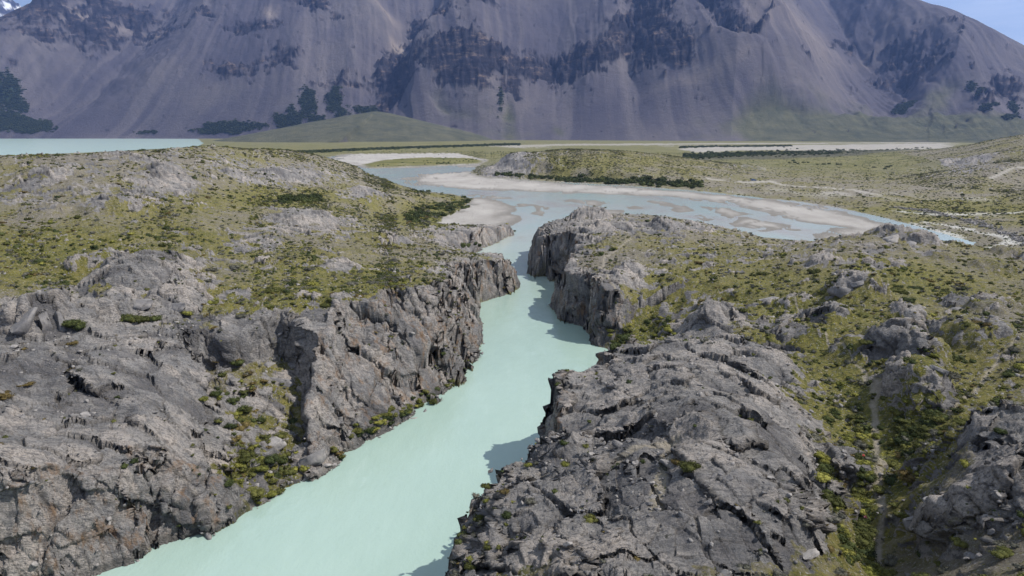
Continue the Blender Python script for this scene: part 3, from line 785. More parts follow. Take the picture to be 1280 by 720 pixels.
hm = hm + mrock * up * (46 * (cr1 - .35) + 20 * stp + 30 * (ridged(FL / 13, h0 / 85, 4, 3, .6) - .4) + 10 * facets(FL / 6, h0 / 26, 3, 1)[0]) + (1 - mrock) * up * (2.0 * ridged(FL / 4.2, S / 1500, 3, 4) + 3 * fbm(MX_ / 25, MY_ / 25, 3, 2))
hm = hm + mfor * 4 * (vn(MX_ / 9, MR / 9, 3))
# alluvial cone in front
ax, ay = WR(472, 3020, 118)
dcx = np.hypot((MX_ - ax), (MY_ - ay))
axis = (MX_ - ax) ; 
cone = 124 - .262 * np.where(MX_ < ax, .74, .92) * np.sqrt(np.maximum((MX_ - ax) ** 2 + ((MY_ - ay) * .9) ** 2, 1) + 900) + 3 * fbm(MX_ / 70, MY_ / 70, 4, 3)
ism = cone > hm
hm = np.where(ism & (MXp > 200), np.maximum(cone, hm), hm)
iscone = ism & (MXp > 200) & (cone > .5)
# skyline crest
crest = interp(MPX, [(-600, .5), (1040, .5), (1080, .176), (1118, .160), (1150, .151), (1200, .127), (1240, .107), (1280, .087), (1340, .07), (1500, .07), (2200, .03)])[:, None]
cz = CAM_H + crest * MR * (1 / np.cos(MA))[:, None] ** -1
ridge_r = r0[:, None] + 3300
lim = np.where(MPX[:, None] > 1040, CAM_H + crest * np.cos(MA)[:, None] * (r0[:, None] + 2100) + 0 * MR, 1e5)
def smin(a, b, k):
    h_ = np.clip(.5 + .5 * (b - a) / k, 0, 1)
    return b * (1 - h_) + a * h_ - k * h_ * (1 - h_)
hm = np.where(MPX[:, None] > 1040, smin(hm, lim + 14 * fbm(MX_ / 260, MY_ / 260, 4, 2) - np.maximum(MR - r0[:, None] - 2300, 0) * .3, 90), hm)
crl = interp(MPX, [(-600, .10), (-100, .095), (0, .112), (40, .132), (80, .153), (97, .163), (130, .21), (200, .3), (300, .6)])[:, None]
saddle = interp(MPX, [(200, 0), (222, 1), (268, 1), (300, 0)])[:, None]
limL = CAM_H + (crl * .985) * (MR) 
hm = np.where((MPX[:, None] < 330), smin(hm, CAM_H + crl * np.cos(MA)[:, None] * 5900 - np.maximum(MR - 6100, 0) * .3 + 14 * fbm(MX_ / 200, MY_ / 200, 4, 2), 60), hm)

hm = np.minimum(hm, 2300 + 0 * hm)
MI = np.arange(MX_.size).reshape(MX_.shape)
MQ = np.stack([MI[:-1, :-1], MI[:-1, 1:], MI[1:, 1:], MI[1:, :-1]], -1).reshape(-1, 4)[:, ::-1]
MV = np.stack([MX_, MY_, hm], -1).reshape(-1, 3)
def mountain_material():
    b = NB("mountain_surface")
    rk, fo, gn, pl = b.attr("rock"), b.attr("forest"), b.attr("green"), b.attr("pale")
    st = b.attr("streak")
    sc1 = b.ramp(b.noise(.0016, 5, .6), [(.3, (.062, .058, .078)), (.5, (.090, .082, .098)), (.7, (.150, .132, .130))])
    sc1 = b.mix(b.ramp(st, [(.40, 0.0), (.75, .5)]), sc1, (.175, .155, .155))
    sc1 = b.mix(pl, sc1, (.30, .25, .215))
    sc1 = b.mix(b.ramp(b.noise(.03, 5, .8), [(.45, 0.0), (.75, .35)]), sc1, (.09, .08, .085))
    rkc = b.ramp(b.noise(.022, 7, .8, src=b.mapping((.5, .5, 1.5))), [(.38, (.018, .018, .026)), (.54, (.042, .038, .046)), (.66, (.18, .135, .11))])
    col = b.mix(rk, sc1, rkc)
    gc = b.ramp(b.noise(.012, 6, .75), [(.35, (.055, .065, .032)), (.65, (.135, .132, .068))])
    col = b.mix(gn, col, gc)
    fc = b.ramp(b.noise(.06, 4, .8), [(.3, (.018, .028, .014)), (.7, (.045, .06, .025))])
    col = b.mix(fo, col, fc)
    col = b.mix(b.attr("snow"), col, (.8, .82, .85))
    bn = b.bump(b.noise(.03, 8, .8, src=b.mapping((1, 1, 1.3))), .8, 14)
    return b.done(col, .95, bn, .05)
MM = mountain_material()
streak = .5 + .5 * fbm(FL / 6 + .3 * fbm(MXp / 30, S / 500, 3, 1), S / 2600, 5, 2) + .35 * fbm(FL / 45, S / 2000, 3, 4)
PALE = [(495,52,12,10,.9),(590,25,40,14,.7),(600,97,60,3,.7),(560,110,30,3,.6),(590,122,20,3,.6),(340,40,10,8,.8),(940,90,30,14,.3),(130,30,60,6,.5),(135,5,10,4,.6),(950,30,20,30,.4),(1000,60,60,30,.4),(870,120,60,5,.3),(480,20,20,6,.5),(210,38,10,2,1.),(1090,50,20,6,.4)]
pale = np.clip(blobs(wpx, wpy, PALE) * (.6 + .8 * streak), 0, 1)
SNOW = [(560,0,14,2.5,1.1),(545,12,6,2,.9)]
snow = sstep(.45, .7, blobs(ppx, ppy, SNOW) + .25 * fbm(ppx / 4, ppy / 4, 3, 1))
mattr = dict(rock=mrock * (1 - mfor), forest=mfor, green=np.clip(mgreen * .8, 0, 1) * (1 - mrock), streak=streak, pale=pale, snow=snow)
mattr['green'] = np.where(iscone, .75, mattr['green']); mattr['rock'] = np.where(iscone, 0, mattr['rock']); mattr['forest'] = np.where(iscone, 0, mattr['forest'])
mcls = iscone[:-1, :-1].reshape(-1)
for nm, sel in (("mountain", ~mcls), ("grassy_hill", mcls)):
    q = MQ[sel]; used, inv = np.unique(q, return_inverse=True)
    tag(link(nm, mesh_np(nm, MV[used], inv.reshape(-1, 4), MM, True, {k: v.reshape(-1)[used] for k, v in mattr.items()})), kind='structure')


# the farther snowy peak at the upper left
pa = np.radians(np.linspace(-62, -24, 420)); pr_ = np.linspace(9000, 14000, 150)
PA, PR = np.meshgrid(pa, pr_, indexing='ij'); PPX = 640 + FPX * np.tan(PA) * CP
tp = interp(PPX, [(-900, .10), (-300, .16), (-60, .20), (0, .205), (45, .200), (66, .180), (78, .168), (90, .150), (120, .12), (200, .06), (330, .0)])
hp = CAM_H + tp * np.cos(PA) * 11500 - np.abs(PR - 11500) * .62 + 120 * (ridged(PPX / 30 + PR / 2600, PR / 900, 5, 2, .55) - .5) + 50 * fbm(PPX / 12, PR / 300, 4, 3)
hp = np.maximum(hp, -4)
PXx, PYy = PR * np.sin(PA), PR * np.cos(PA)
q1_, q2_ = project(PXx, PYy, hp)
sn_ = sstep(.52, .62, .5 + .5 * fbm(q1_ / 10, q2_ / 5, 4, 2) + .25 * blobs(q1_, q2_, [(3, 20, 12, 5, 1), (45, 8, 5, 9, 1), (2, 8, 10, 4, 1)]) + (hp - 1900) / 3000)
PI_ = np.arange(PA.size).reshape(PA.shape)
PQ = np.stack([PI_[:-1, :-1], PI_[:-1, 1:], PI_[1:, 1:], PI_[1:, :-1]], -1).reshape(-1, 4)[:, ::-1]
zero = np.zeros(PA.size)
tag(link("snowy_mountain", mesh_np("snowy_mountain", np.stack([PXx, PYy, hp], -1).reshape(-1, 3), PQ, MM, True, dict(rock=zero + .85, forest=zero, green=zero, streak=zero + .4, pale=zero, snow=sn_.ravel()))), kind='structure')

# ------------------------------------------------------------------ what the camera position sees of the ground: row and column of a pixel -> ground point
BW, BH = 640, 360
bx = np.clip((px / 2).astype(int), -1, BW); by = np.clip((py / 2).astype(int), -1, BH)
dep = Y * CP - (Z - CAM_H) * SP
inb = (bx >= 0) & (bx < BW) & (by >= 0) & (by < BH) & (Y > 5)
zbuf = np.full(BW * BH, 1e9); ids = (by * BW + bx)
flat_i = np.where(inb.ravel())[0]
np.minimum.at(zbuf, ids.ravel()[flat_i], dep.ravel()[flat_i])
zb2 = zbuf.reshape(BH, BW)
# the nearest ground within one cell, so thin gaps do not count as openings
zp = np.pad(zb2, 1, mode='edge')
zmin = np.min([zp[i:i + BH, j:j + BW] for i in range(3) for j in range(3)], axis=0)
order = flat_i[np.argsort(-dep.ravel()[flat_i])]
owner = np.full(BW * BH, -1); owner[ids.ravel()[order]] = order      # the nearest vertex is written last
def ground_at(px_, py_):
    """ground point seen at a photo pixel"""
    i, j = int(py_ / 2), int(px_ / 2)
    for rr_ in range(0, 12):
        best = None
        for a in range(max(0, i - rr_), min(BH, i + rr_ + 1)):
            for c in range(max(0, j - rr_), min(BW, j + rr_ + 1)):
                k_ = owner[a * BW + c]
                if k_ >= 0:
                    d_ = (px.ravel()[k_] - px_) ** 2 + (py.ravel()[k_] - py_) ** 2
                    if best is None or d_ < best[0]: best = (d_, k_)
        if best is not None and rr_ >= 1:
            return V[best[1]]
    return np.array([*W(px_, py_), 0.0])
def seen(x, y, z):
    qx, qy = project(x, y, z)
    d_ = y * CP - (z - CAM_H) * SP
    i, j = (qy / 2).astype(int), (qx / 2).astype(int)
    ok = (i >= 0) & (i < BH) & (j >= 0) & (j < BW)
    return ok & (d_ < zb2[np.clip(i, 0, BH - 1), np.clip(j, 0, BW - 1)] * 1.06 + 1.5)

# ------------------------------------------------------------------ plant meshes
def leaf_material(name, c1, c2, c3, rough=.85):
    b = NB(name)
    info = b.n.new('ShaderNodeObjectInfo')
    v = b.math('ADD', b.math('MULTIPLY', b.noise(3.5, 3, .7), .7), b.math('MULTIPLY', info.outputs['Random'], .3))
    col = b.ramp(v, [(.3, c1), (.5, c2), (.68, c3)])
    m = b.done(col, rough, None, .1)
    return m
LEAF = {
 'dark': leaf_material("dark_shrub_leaf", (.022, .030, .012), (.042, .053, .018), (.072, .082, .027)),
 'olive': leaf_material("olive_shrub_leaf", (.042, .047, .016), (.078, .082, .024), (.125, .122, .035)),
 'yellow': leaf_material("yellow_cushion_leaf", (.085, .092, .022), (.155, .155, .034), (.24, .225, .055)),
 'grey': leaf_material("grey_heath_leaf", (.055, .056, .045), (.090, .088, .068), (.145, .138, .112)),
 'brown': leaf_material("brown_cushion_leaf", (.065, .050, .020), (.115, .085, .032), (.165, .130, .050)),
}
def ico(sub):
    bm_ = bmesh.new(); bmesh.ops.create_icosphere(bm_, subdivisions=sub, radius=1.0)
    v_ = np.array([q.co[:] for q in bm_.verts]); f_ = np.array([[q.index for q in g.verts] for g in bm_.faces]); bm_.free()
    return v_, f_
I1, I2, I3 = ico(1), ico(2), ico(3)
def shrub_mesh(name, m, seed, leaves, core, squash, lumps=5, spread=.5, leaf=.10):
    r_ = np.random.default_rng(seed)
    L = [(0, 0, .0, .72)] + [(spread * cos(a), spread * sin(a), r_.uniform(-.05, .22), r_.uniform(.3, .52)) for a in r_.uniform(0, 2 * pi, lumps)]
    Vs, Fs = [], []; o = 0
    for (lx, ly, lz, R_) in L:
        v_, f_ = core
        q = v_ * R_ * .82 * (1 + .18 * np.sin(v_[:, :1] * 5 + lx * 9) * np.cos(v_[:, 1:2] * 6)) * np.array([1, 1, squash]) + np.array([lx, ly, lz + .08])
        Vs.append(q); Fs.append(f_ + o); o += len(q)
    for i in range(leaves):
        lx, ly, lz, R_ = L[r_.integers(len(L))]
        t, ph = r_.uniform(0, 2 * pi), np.arccos(r_.uniform(-.15, 1))
        n_ = np.array([sin(ph) * cos(t), sin(ph) * sin(t), cos(ph)])
        c_ = n_ * R_ * r_.uniform(.86, 1.18) * np.array([1, 1, squash]) + np.array([lx, ly, lz + .08])
        a_ = r_.normal(size=3); a_ /= np.linalg.norm(a_); b_ = np.cross(a_, n_ + .6 * r_.normal(size=3)); b_ /= np.linalg.norm(b_) + 1e-6
        s_ = leaf * r_.uniform(.6, 1.5)
        Vs.append(np.array([c_ + a_ * s_, c_ + b_ * s_ * .7, c_ - a_ * s_ * .6 - b_ * s_ * .5])); Fs.append(np.array([[o, o + 1, o + 2]])); o += 3
    return mesh_np(name, np.concatenate(Vs), np.concatenate(Fs), m, False)
SH = {}       # detailed ones for the plants one can tell apart, light ones for the scatter
for kx, (kn, m) in enumerate(LEAF.items()):
    sq = {'dark': .8, 'olive': .62, 'yellow': .5, 'grey': .55, 'brown': .3}[kn]
    SH[kn] = [shrub_mesh("shrub_" + kn, m, 10 * kx + i, 900, I1, sq, 7, .58, .06) for i in range(3)]
    SH[kn + '_light'] = [shrub_mesh("small_shrub_" + kn, m, 50 + 10 * kx + i, 90, I1, sq, 3, .5, .14) for i in range(2)]
SH['bush'] = [shrub_mesh("bush", LEAF['dark'], 90 + i, 900, I1, 1.0, 9, .62, .08) for i in range(3)]
SH['bush_light'] = [shrub_mesh("small_bush", LEAF['dark'], 95 + i, 110, I1, 1.0, 4, .5, .16) for i in range(2)]

# ------------------------------------------------------------------ every shrub: position, size, kind
rg = np.random.default_rng(11)
area = np.zeros(X.shape)
ex = np.linalg.norm(np.diff(np.stack([X, Y], -1), axis=0), axis=-1)[:, :-1]; ey = np.linalg.norm(np.diff(np.stack([X, Y], -1), axis=1), axis=-1)[:-1]
area[:-1, :-1] = ex * ey
inview = (np.abs(np.arctan2(X, Y)) < radians(42))
rad = np.hypot(X, Y)
flatk = (1 - sstep(.25, .5, 1 - N[..., 2]))
veg = np.clip(.5 + .7 * G['green'] + .5 * fbm(X / 5, Y / 5, 4, 2), 0, 3) * (1 - rockm * (.55 + .38 * G['slabm'])) * (1 - G['low']) * (1 - G['path']) * (1 - G['track']) * (.15 + .85 * flatk)
veg = np.maximum(veg, .09 * (rockm > .5) * (1 - G['low']) * (fbm(X / 2.5, Y / 2.5, 3, 3) > .15))
pr = area * veg * inview * (1 + 3.5 * ((rad > 420) & (G['zb'] > 3.5))) * (rad < 1300) * np.minimum(1, (85 / np.maximum(rad, 1)) ** 1.25) * (rad > 18)
pr = (pr / pr.sum()).ravel()
NS = 150000
pick = rg.choice(len(pr), NS, p=pr)
SX = V[pick, 0] + rg.normal(0, .3, NS); SY = V[pick, 1] + rg.normal(0, .3, NS); SZ = V[pick, 2]
SS = rg.gamma(3.6, .092, NS) * (1 + .35 * np.clip(G['green'].ravel()[pick] - .4, 0, 1)); SS = np.clip(SS, .12, 1.25)
rp = rockm.ravel()[pick]; SS = np.where(rp > .5, SS * .7, SS) * (1 + np.clip((rad.ravel()[pick] - 150) / 350, 0, .5))
u_ = rg.random(NS); kn_n = fbm(SX / 9, SY / 9, 3, 1) * .35
kinds = np.array(['dark', 'olive', 'yellow', 'grey', 'brown'])
tq = u_ + kn_n
SK = kinds[np.digitize(tq, [.22, .46, .56, .93])]
ALL = [(SX[i], SY[i], SZ[i], SS[i], str(SK[i]), 'scatter') for i in range(NS)]
# clumps the photograph shows in definite places: columns, rows, how many, size range, kind mix, place
def clump(n_, x0, y0, x1, y1, s0, s1, mix, place, hgt=0, sl_=0):
    for _ in range(n_):
        t = rg.random(); q = rg.normal(0, .33)
        a = x0 + (x1 - x0) * t + hgt * q * .3; c_ = y0 + (y1 - y0) * t + hgt * q
        if place == 'gully': a += rg.normal(0, 16); c_ += rg.normal(0, 12)
        g_ = ground_at(min(max(a, 2), 1277), min(max(c_, 180), 717))
        if g_[2] < .12 and place != 'flats': continue
        ALL.append((g_[0], g_[1], g_[2], rg.uniform(s0, s1), mix[rg.integers(len(mix))], place))
clump(70, 290, 475, 345, 615, .4, 1.0, ['dark', 'olive', 'olive', 'brown', 'yellow', 'dark'], 'gully', 42)
clump(16, 345, 560, 330, 625, .6, 1.1, ['olive', 'yellow', 'dark'], 'gully', 22)
clump(60, 430, 545, 565, 488, .45, .95, ['dark', 'olive', 'yellow'], 'shore', 16)
clump(12, 415, 560, 440, 580, .4, .8, ['olive', 'brown'], 'shore', 10)
clump(42, 1075, 505, 1080, 715, .4, 1.0, ['dark', 'olive', 'olive', 'yellow'], 'trail', 40)
clump(22, 1020, 560, 1060, 700, .4, .95, ['dark', 'olive', 'yellow'], 'trail', 30)
clump(26, 1120, 555, 1180, 520, .5, 1.0, ['dark', 'olive'], 'trail', 22)
clump(36, 760, 428, 835, 400, .5, 1.1, ['dark', 'olive', 'yellow'], 'inlet', 18)
clump(14, 150, 398, 200, 396, .6, 1.2, ['dark', 'olive'], 'tower', 6)
clump(9, 88, 405, 100, 408, .6, 1.1, ['dark'], 'tower', 5)
clump(64, 508, 272, 588, 252, 1.3, 2.6, ['bush'], 'sandbar', 13)
clump(12, 515, 238, 552, 240, 1.2, 2.2, ['bush'], 'sandbar', 2)
clump(26, 348, 250, 402, 249, 1.5, 2.5, ['bush'], 'meadow', 6)
clump(6, 575, 308, 600, 306, .9, 1.4, ['bush'], 'point', 2)
clump(80, 618, 217, 760, 229, 1.8, 3.2, ['bush'], 'hillfoot', 4)
clump(130, 700, 226, 878, 231, 2.4, 4.4, ['bush'], 'hillfoot', 8)
clump(34, 545, 206, 600, 198, .9, 1.9, ['bush'], 'far meadow', 3)
clump(30, 460, 208, 560, 200, .8, 1.5, ['bush'], 'far meadow', 5)
clump(80, 430, 188, 640, 193, .9, 1.7, ['bush'], 'far meadow', 4)
clump(20, 980, 203, 1120, 210, 1.5, 3.0, ['bush'], 'right belt', 3)
clump(5, 0, 189, 16, 188, 1.6, 2.6, ['bush'], 'lake edge', 1)
A_ = np.array([(a, b_, c_, d_) for a, b_, c_, d_, _, _ in ALL])
dist = np.sqrt(A_[:, 0] ** 2 + A_[:, 1] ** 2 + (A_[:, 2] - CAM_H) ** 2)
app = A_[:, 3] / dist
vis_ = seen(A_[:, 0], A_[:, 1], A_[:, 2] + .3 * A_[:, 3])
score = np.where(vis_, app, -1)
top = set(np.argsort(-score)[:300].tolist())
PLACE = {'gully': ('in the bushy gully of the left wall', 'shrubs in the gully of the left wall'),
         'shore': ('at the foot of the left cliff by the water', 'shrubs along the foot of the left cliff'),
         'trail': ('beside the footpath at lower right', 'shrubs beside the footpath'),
         'inlet': ('in the shaded gully above the small river inlet', 'shrubs in the gully above the inlet'),
         'tower': ('at the foot of the broken rock tower on the left bank', 'shrubs around the rock tower'),
         'sandbar': ('in the thicket beside the pale sandbar', 'bushes beside the sandbar'),
         'meadow': ('in the lone clump on the left bank meadow', 'bushes of the lone clump on the meadow'),
         'point': ('on the low rocky point in mid river', 'bushes on the low rocky point'),
         'hillfoot': ('along the foot of the low hill beyond the flats', 'bushes along the foot of the low hill'),
         'strip': ('in the short dark strip right of the low hill', 'bushes right of the low hill'),
         'far meadow': ('dotting the yellow meadow beyond the river', 'bushes dotting the far meadow'),
         'belt': ('in the long dark belt under the grassy cone', 'bushes of the long belt'),
         'right belt': ('in the dark scrub belt on the far right plain', 'bushes of the far right scrub belt'),
         'lake edge': ('at the crest of the left bank before the lake', 'bushes at the crest before the lake')}
WORD = {'dark': 'dark green shrub', 'olive': 'olive green shrub', 'yellow': 'yellow green cushion plant', 'grey': 'grey green shrub', 'brown': 'brown cushion plant', 'bush': 'dense dark green bush'}
def place_of(x, y, z, pl):
    a, c_ = project(np.array(x), np.array(y), np.array(z))
    if pl == 'trail':
        sd_ = 'left' if a < 1094 else 'right'
        wh = 'near the fork' if c_ < 560 else ('at its bend' if c_ < 640 else 'near the bottom edge')
        return (sd_ + ' of the footpath ' + wh, 'shrubs ' + sd_ + ' of the footpath ' + wh)
    if pl == 'gully':
        wh = 'high up' if c_ < 515 else ('halfway down' if c_ < 570 else 'low down by the water')
        return (wh + ' in the left gully', 'shrubs ' + wh + ' in the left gully')
    if pl != 'scatter': return PLACE[pl]
    if a < 640:
        if c_ > 560: return ('on the lowest rock of the near left bank', 'shrubs low on the near left rock')
        if c_ > 420: return ('on the grey shelf ' + ('at the left edge' if a < 150 else 'left of the gully' if a < 280 else 'right of the gully'), 'shrubs on the near left rock, part %d' % (1 if a < 150 else 2 if a < 280 else 3))
        return ('on the open heath of the left bank', 'shrubs on the left bank heath')
    if a < 1000 and c_ > 440: return ('in a crack of the great rock at lower centre right', 'shrubs on the great near right rock')
    if a > 1110 and c_ > 620: return ('on the stony slope at the lower right corner', 'shrubs in the lower right corner')
    if a > 1110 and c_ > 500: return ('on the stony slope right of the footpath', 'shrubs on the stony slope right of the footpath')
    if c_ > 430: return ('between the great rock and the footpath', 'shrubs between the great rock and the footpath') if a < 1070 else ('among the dark outcrops above the footpath fork', 'shrubs among the dark outcrops')
    return ('on the open heath of the right bank', 'shrubs on the right bank heath')
def shrub_thing(x, y, z, s, kn, pl, sink=.12):
    me_ = SH[kn][rg.integers(len(SH[kn]))]
    o = link('bush' if kn == 'bush' else ('cushion_plant' if kn in ('yellow', 'brown') else 'shrub'), me_)
    o.location = (x, y, z - sink * s); o.rotation_euler = (0, 0, rg.uniform(0, 6.28)); o.scale = (s * rg.uniform(.85, 1.25), s, s * rg.uniform(.8, 1.15))
    wh, gp = place_of(x, y, z, pl)
    sz_ = 'large ' if s > .85 else ('small ' if s < .5 else 'middling ')
    if kn != 'bush': gp = sz_ + gp; wh = wh
    else: sz_ = ''
    return tag(o, sz_ + WORD[kn] + ' ' + wh, 'bush' if kn == 'bush' else ('plant' if kn in ('yellow', 'brown') else 'shrub'), gp + ', ' + WORD[kn])
for i in sorted(top): shrub_thing(*ALL[i])

# shelter belts far across the plain: a dense line of scrub
def belt(name, pts, n_, s0, s1, spread):
    out = []
    for _ in range(n_):
        t = rg.random() * (len(pts) - 1); i = int(t); t -= i
        a = pts[i][0] + (pts[i + 1][0] - pts[i][0]) * t; c_ = pts[i][1] + (pts[i + 1][1] - pts[i][1]) * t
        x, y = W(a, c_ + rg.normal(0, spread), 1.2)
        out.append((x, y, 1.1, rg.uniform(s0, s1), int(rg.integers(2))))
    return scatter(name, out, SH['bush_light'])
# the rest is ground cover nobody could count
def scatter(name, pts, meshes, sink=.12, zr=.15):
    """one object that strews copies of a few small meshes over points: x, y, z, size, mesh number"""
    pts = np.asarray(pts)
    me_ = bpy.data.meshes.new(name)
    me_.vertices.add(len(pts)); me_.vertices.foreach_set("co", (pts[:, :3] - np.array([0, 0, 1]) * pts[:, 3:4] * sink).astype(np.float32).ravel())
    a = me_.attributes.new("size", 'FLOAT', 'POINT'); a.data.foreach_set("value", pts[:, 3].astype(np.float32))
    a = me_.attributes.new("pick", 'INT', 'POINT'); a.data.foreach_set("value", pts[:, 4].astype(np.int32))
    o = link(name, me_)
    ng = bpy.data.node_groups.new(name, 'GeometryNodeTree')
    ng.interface.new_socket("Geometry", in_out='INPUT', socket_type='NodeSocketGeometry'); ng.interface.new_socket("Geometry", in_out='OUTPUT', socket_type='NodeSocketGeometry')
    N_, Lk = ng.nodes, ng.links
    gi, go = N_.new('NodeGroupInput'), N_.new('NodeGroupOutput')
    jn = N_.new('GeometryNodeJoinGeometry')
    na_ = N_.new('GeometryNodeInputNamedAttribute'); na_.data_type = 'INT'; na_.inputs[0].default_value = "pick"
    ns_ = N_.new('GeometryNodeInputNamedAttribute'); ns_.data_type = 'FLOAT'; ns_.inputs[0].default_value = "size"
    for k_, m_ in enumerate(meshes):
        src = bpy.data.objects.new(m_.name, m_)
        oi = N_.new('GeometryNodeObjectInfo'); oi.inputs[0].default_value = src
        if 'As Instance' in oi.inputs: oi.inputs['As Instance'].default_value = True
        cmp_ = N_.new('FunctionNodeCompare'); cmp_.data_type = 'INT'; cmp_.operation = 'EQUAL'
        Lk.new(na_.outputs['Attribute'], cmp_.inputs[2]); cmp_.inputs[3].default_value = k_
        ip = N_.new('GeometryNodeInstanceOnPoints')
        rv = N_.new('FunctionNodeRandomValue'); rv.data_type = 'FLOAT_VECTOR'; rv.inputs[0].default_value = (-zr, -zr, 0); rv.inputs[1].default_value = (zr, zr, 6.283)
        Lk.new(gi.outputs[0], ip.inputs['Points']); Lk.new(cmp_.outputs[0], ip.inputs['Selection']); Lk.new(oi.outputs['Geometry'], ip.inputs['Instance'])
        Lk.new(rv.outputs[0], ip.inputs['Rotation']); Lk.new(ns_.outputs['Attribute'], ip.inputs['Scale']); Lk.new(ip.outputs[0], jn.inputs[0])
    Lk.new(jn.outputs[0], go.inputs[0])
    md = o.modifiers.new("scatter", 'NODES'); md.node_group = ng
    return tag(o, kind='stuff')
belt("far_thicket", [(340,193),(400,189.5),(470,186.5),(540,184),(600,182),(650,180.5)], 1500, 3.0, 5.5, .5)
belt("plain_scrub", [(855,196),(900,193),(960,191.5),(1030,191),(1100,190.5),(1165,189)], 1100, 2.0, 4.0, 1.6)
belt("braid_scrub", [(850,184.5),(880,183.5),(940,183),(990,182.5)], 300, 3, 5, .4)
belt("scrub_strip", [(884,206),(900,208),(918,210),(932,211)], 90, 1.5, 2.6, .8)
rest = [i for i in range(len(ALL)) if i not in top]
keys = ['dark_light', 'olive_light', 'yellow_light', 'grey_light', 'brown_light', 'bush_light']
ml = [m_ for k_ in keys for m_ in SH[k_]]
kidx = {k_[:-6]: 2 * i for i, k_ in enumerate(keys)}
scatter("ground_cover", [(*ALL[i][:4], kidx[ALL[i][4]] + (i & 1)) for i in rest], ml)

# ------------------------------------------------------------------ rocks
def rock_material(name, c1, c2, c3):
    b = NB(name)
    info = b.n.new('ShaderNodeObjectInfo')
    n_ = b.noise(1.6, 6, .7)
    col = b.ramp(n_, [(.3, c1), (.5, c2), (.7, c3)])
    col = b.mix(b.ramp(b.noise(5, 5, .75), [(.55, 0.0), (.68, .7)]), col, (.08, .078, .08))
    col = b.mix(b.ramp(b.noise(8, 5, .75), [(.6, 0.0), (.7, .6)]), col, (.42, .41, .38))
    return b.done(col, .93, b.bump(b.noise(3.5, 8, .75), .8, .15), .12)
RM = [rock_material("grey_rock", (.125, .122, .122), (.19, .18, .176), (.27, .25, .235)), rock_material("pale_rock", (.20, .19, .18), (.28, .26, .245), (.37, .345, .32))]
def boulder_mesh(name, seed, m, core=I3, sx=1, sy=1, sz=.7, cuts=9, lo=.36, hi=.72):
    r_ = np.random.default_rng(seed)
    v_, f_ = core; v_ = v_.copy()
    for _ in range(cuts + 8):
        n_ = r_.normal(size=3); n_ /= np.linalg.norm(n_); h_ = r_.uniform(lo, hi)
        d_ = v_ @ n_
        v_ -= np.maximum(d_ - h_, 0)[:, None] * n_
    v_ += .05 * r_.normal(size=v_.shape) * (.4 if core is I3 else .8)
    v_ = v_ / np.abs(v_).max() * .9
    return mesh_np(name, v_ * np.array([sx, sy, sz]), f_, m, False)
BL = [boulder_mesh("boulder", 300 + i, RM[i % 2 if i > 2 else 0], I3, 1, .8, .65) for i in range(6)]
BL += [boulder_mesh('boulder', 350 + i, RM[0], I3, 1, .8, .8, -1, .22, .5) for i in range(3)]
SL = [boulder_mesh("stone", 400 + i, RM[i % 2], I1, 1, .8, .6, 5) for i in range(4)]
def rock_thing(px_, py_, s, label, mesh_i=0, scl=(1, 1, 1), rot=0, sink=.25, name='boulder', tilt=(0, 0), group=None, cat='boulder'):
    g_ = ground_at(px_, py_)
    o = link(name, BL[mesh_i])
    o.location = (g_[0], g_[1], g_[2] - sink * s * scl[2] * .6); o.scale = (s * scl[0], s * scl[1], s * scl[2]); o.rotation_euler = (tilt[0], tilt[1], rot)
    return tag(o, label, cat, group)

rock_thing(352, 474, 2.1, "large flat topped grey block lying in the bushy gully of the left wall", 0, (1.5, 1.0, 1.1), .1, .3)
rock_thing(335, 452, 1.6, "grey angular block wedged under the back wall of the left gully", 1, (1.3, 1, 1.0), 1.2, .3)
rock_thing(368, 455, 1.5, "squat square block just right of the flat topped block in the gully", 2, (1.1, 1, 1.1), .5, .3)
rock_thing(345, 555, 1.7, "rounded grey boulder half buried in shrubs low in the left gully", 3, (1.1, 1, 1.2), 2.2, .2)
rock_thing(395, 572, 1.7, "pale layered block at the water edge below the left gully", 4, (1.4, 1, 1.1), .8, .15)
rock_thing(408, 581, .8, "small flat stone sitting in the water below the left gully", 5, (1.5, 1, .6), .3, .1)
rock_thing(518, 523, 1.2, "pale flat slab at the water edge under the shore shrubs", 5, (1.8, .9, .5), .5, .1)
rock_thing(530, 515, .9, "short upright pale stone at the water edge beside the flat slab", 4, (.8, .8, 1.3), 1.5, .1)
rock_thing(600, 410, 1.5, "dark pointed rock standing at the water edge under the left cliff", 1, (.8, 1.0, 1.4), .4, .25)
rock_thing(565, 470, 1.6, "dark square rock at the foot of the left cliff nose", 2, (1, 1, 1.5), .9, .25)
rock_thing(56, 398, 2.4, "tall pale split rock tower on the left bank", 6, (.9, .9, 1.9), .4, .2, 'rock_tower', (.1, .15), cat='rock')
rock_thing(30, 402, 2.0, "slanting grey slab leaning against the left side of the rock tower", 7, (1.5, .8, 1.2), .9, .2, 'rock_slab', (.2, -.5), cat='rock')
rock_thing(75, 404, 2.0, "narrow pale column on the right side of the rock tower", 8, (.8, .9, 1.9), 1.9, .2, 'rock_column', (.1, .1), cat='rock')
rock_thing(172, 378, 2.3, "smooth pinkish whaleback rock left of the bright yellow cushion", 4, (1.8, 1.2, .8), .2, .4, 'whaleback_rock', (0, .1), cat='rock')
rock_thing(222, 382, 2.2, "rounded pinkish rock ending beside the bright yellow cushion", 4, (1.5, 1.0, .8), -.2, .4, 'whaleback_rock', cat='rock')
rock_thing(1064, 362, 2.7, "dark domed outcrop on the flank of the right bank hill", 0, (1.7, 1.1, 1.2), .1, .3, 'rock_outcrop', cat='outcrop')
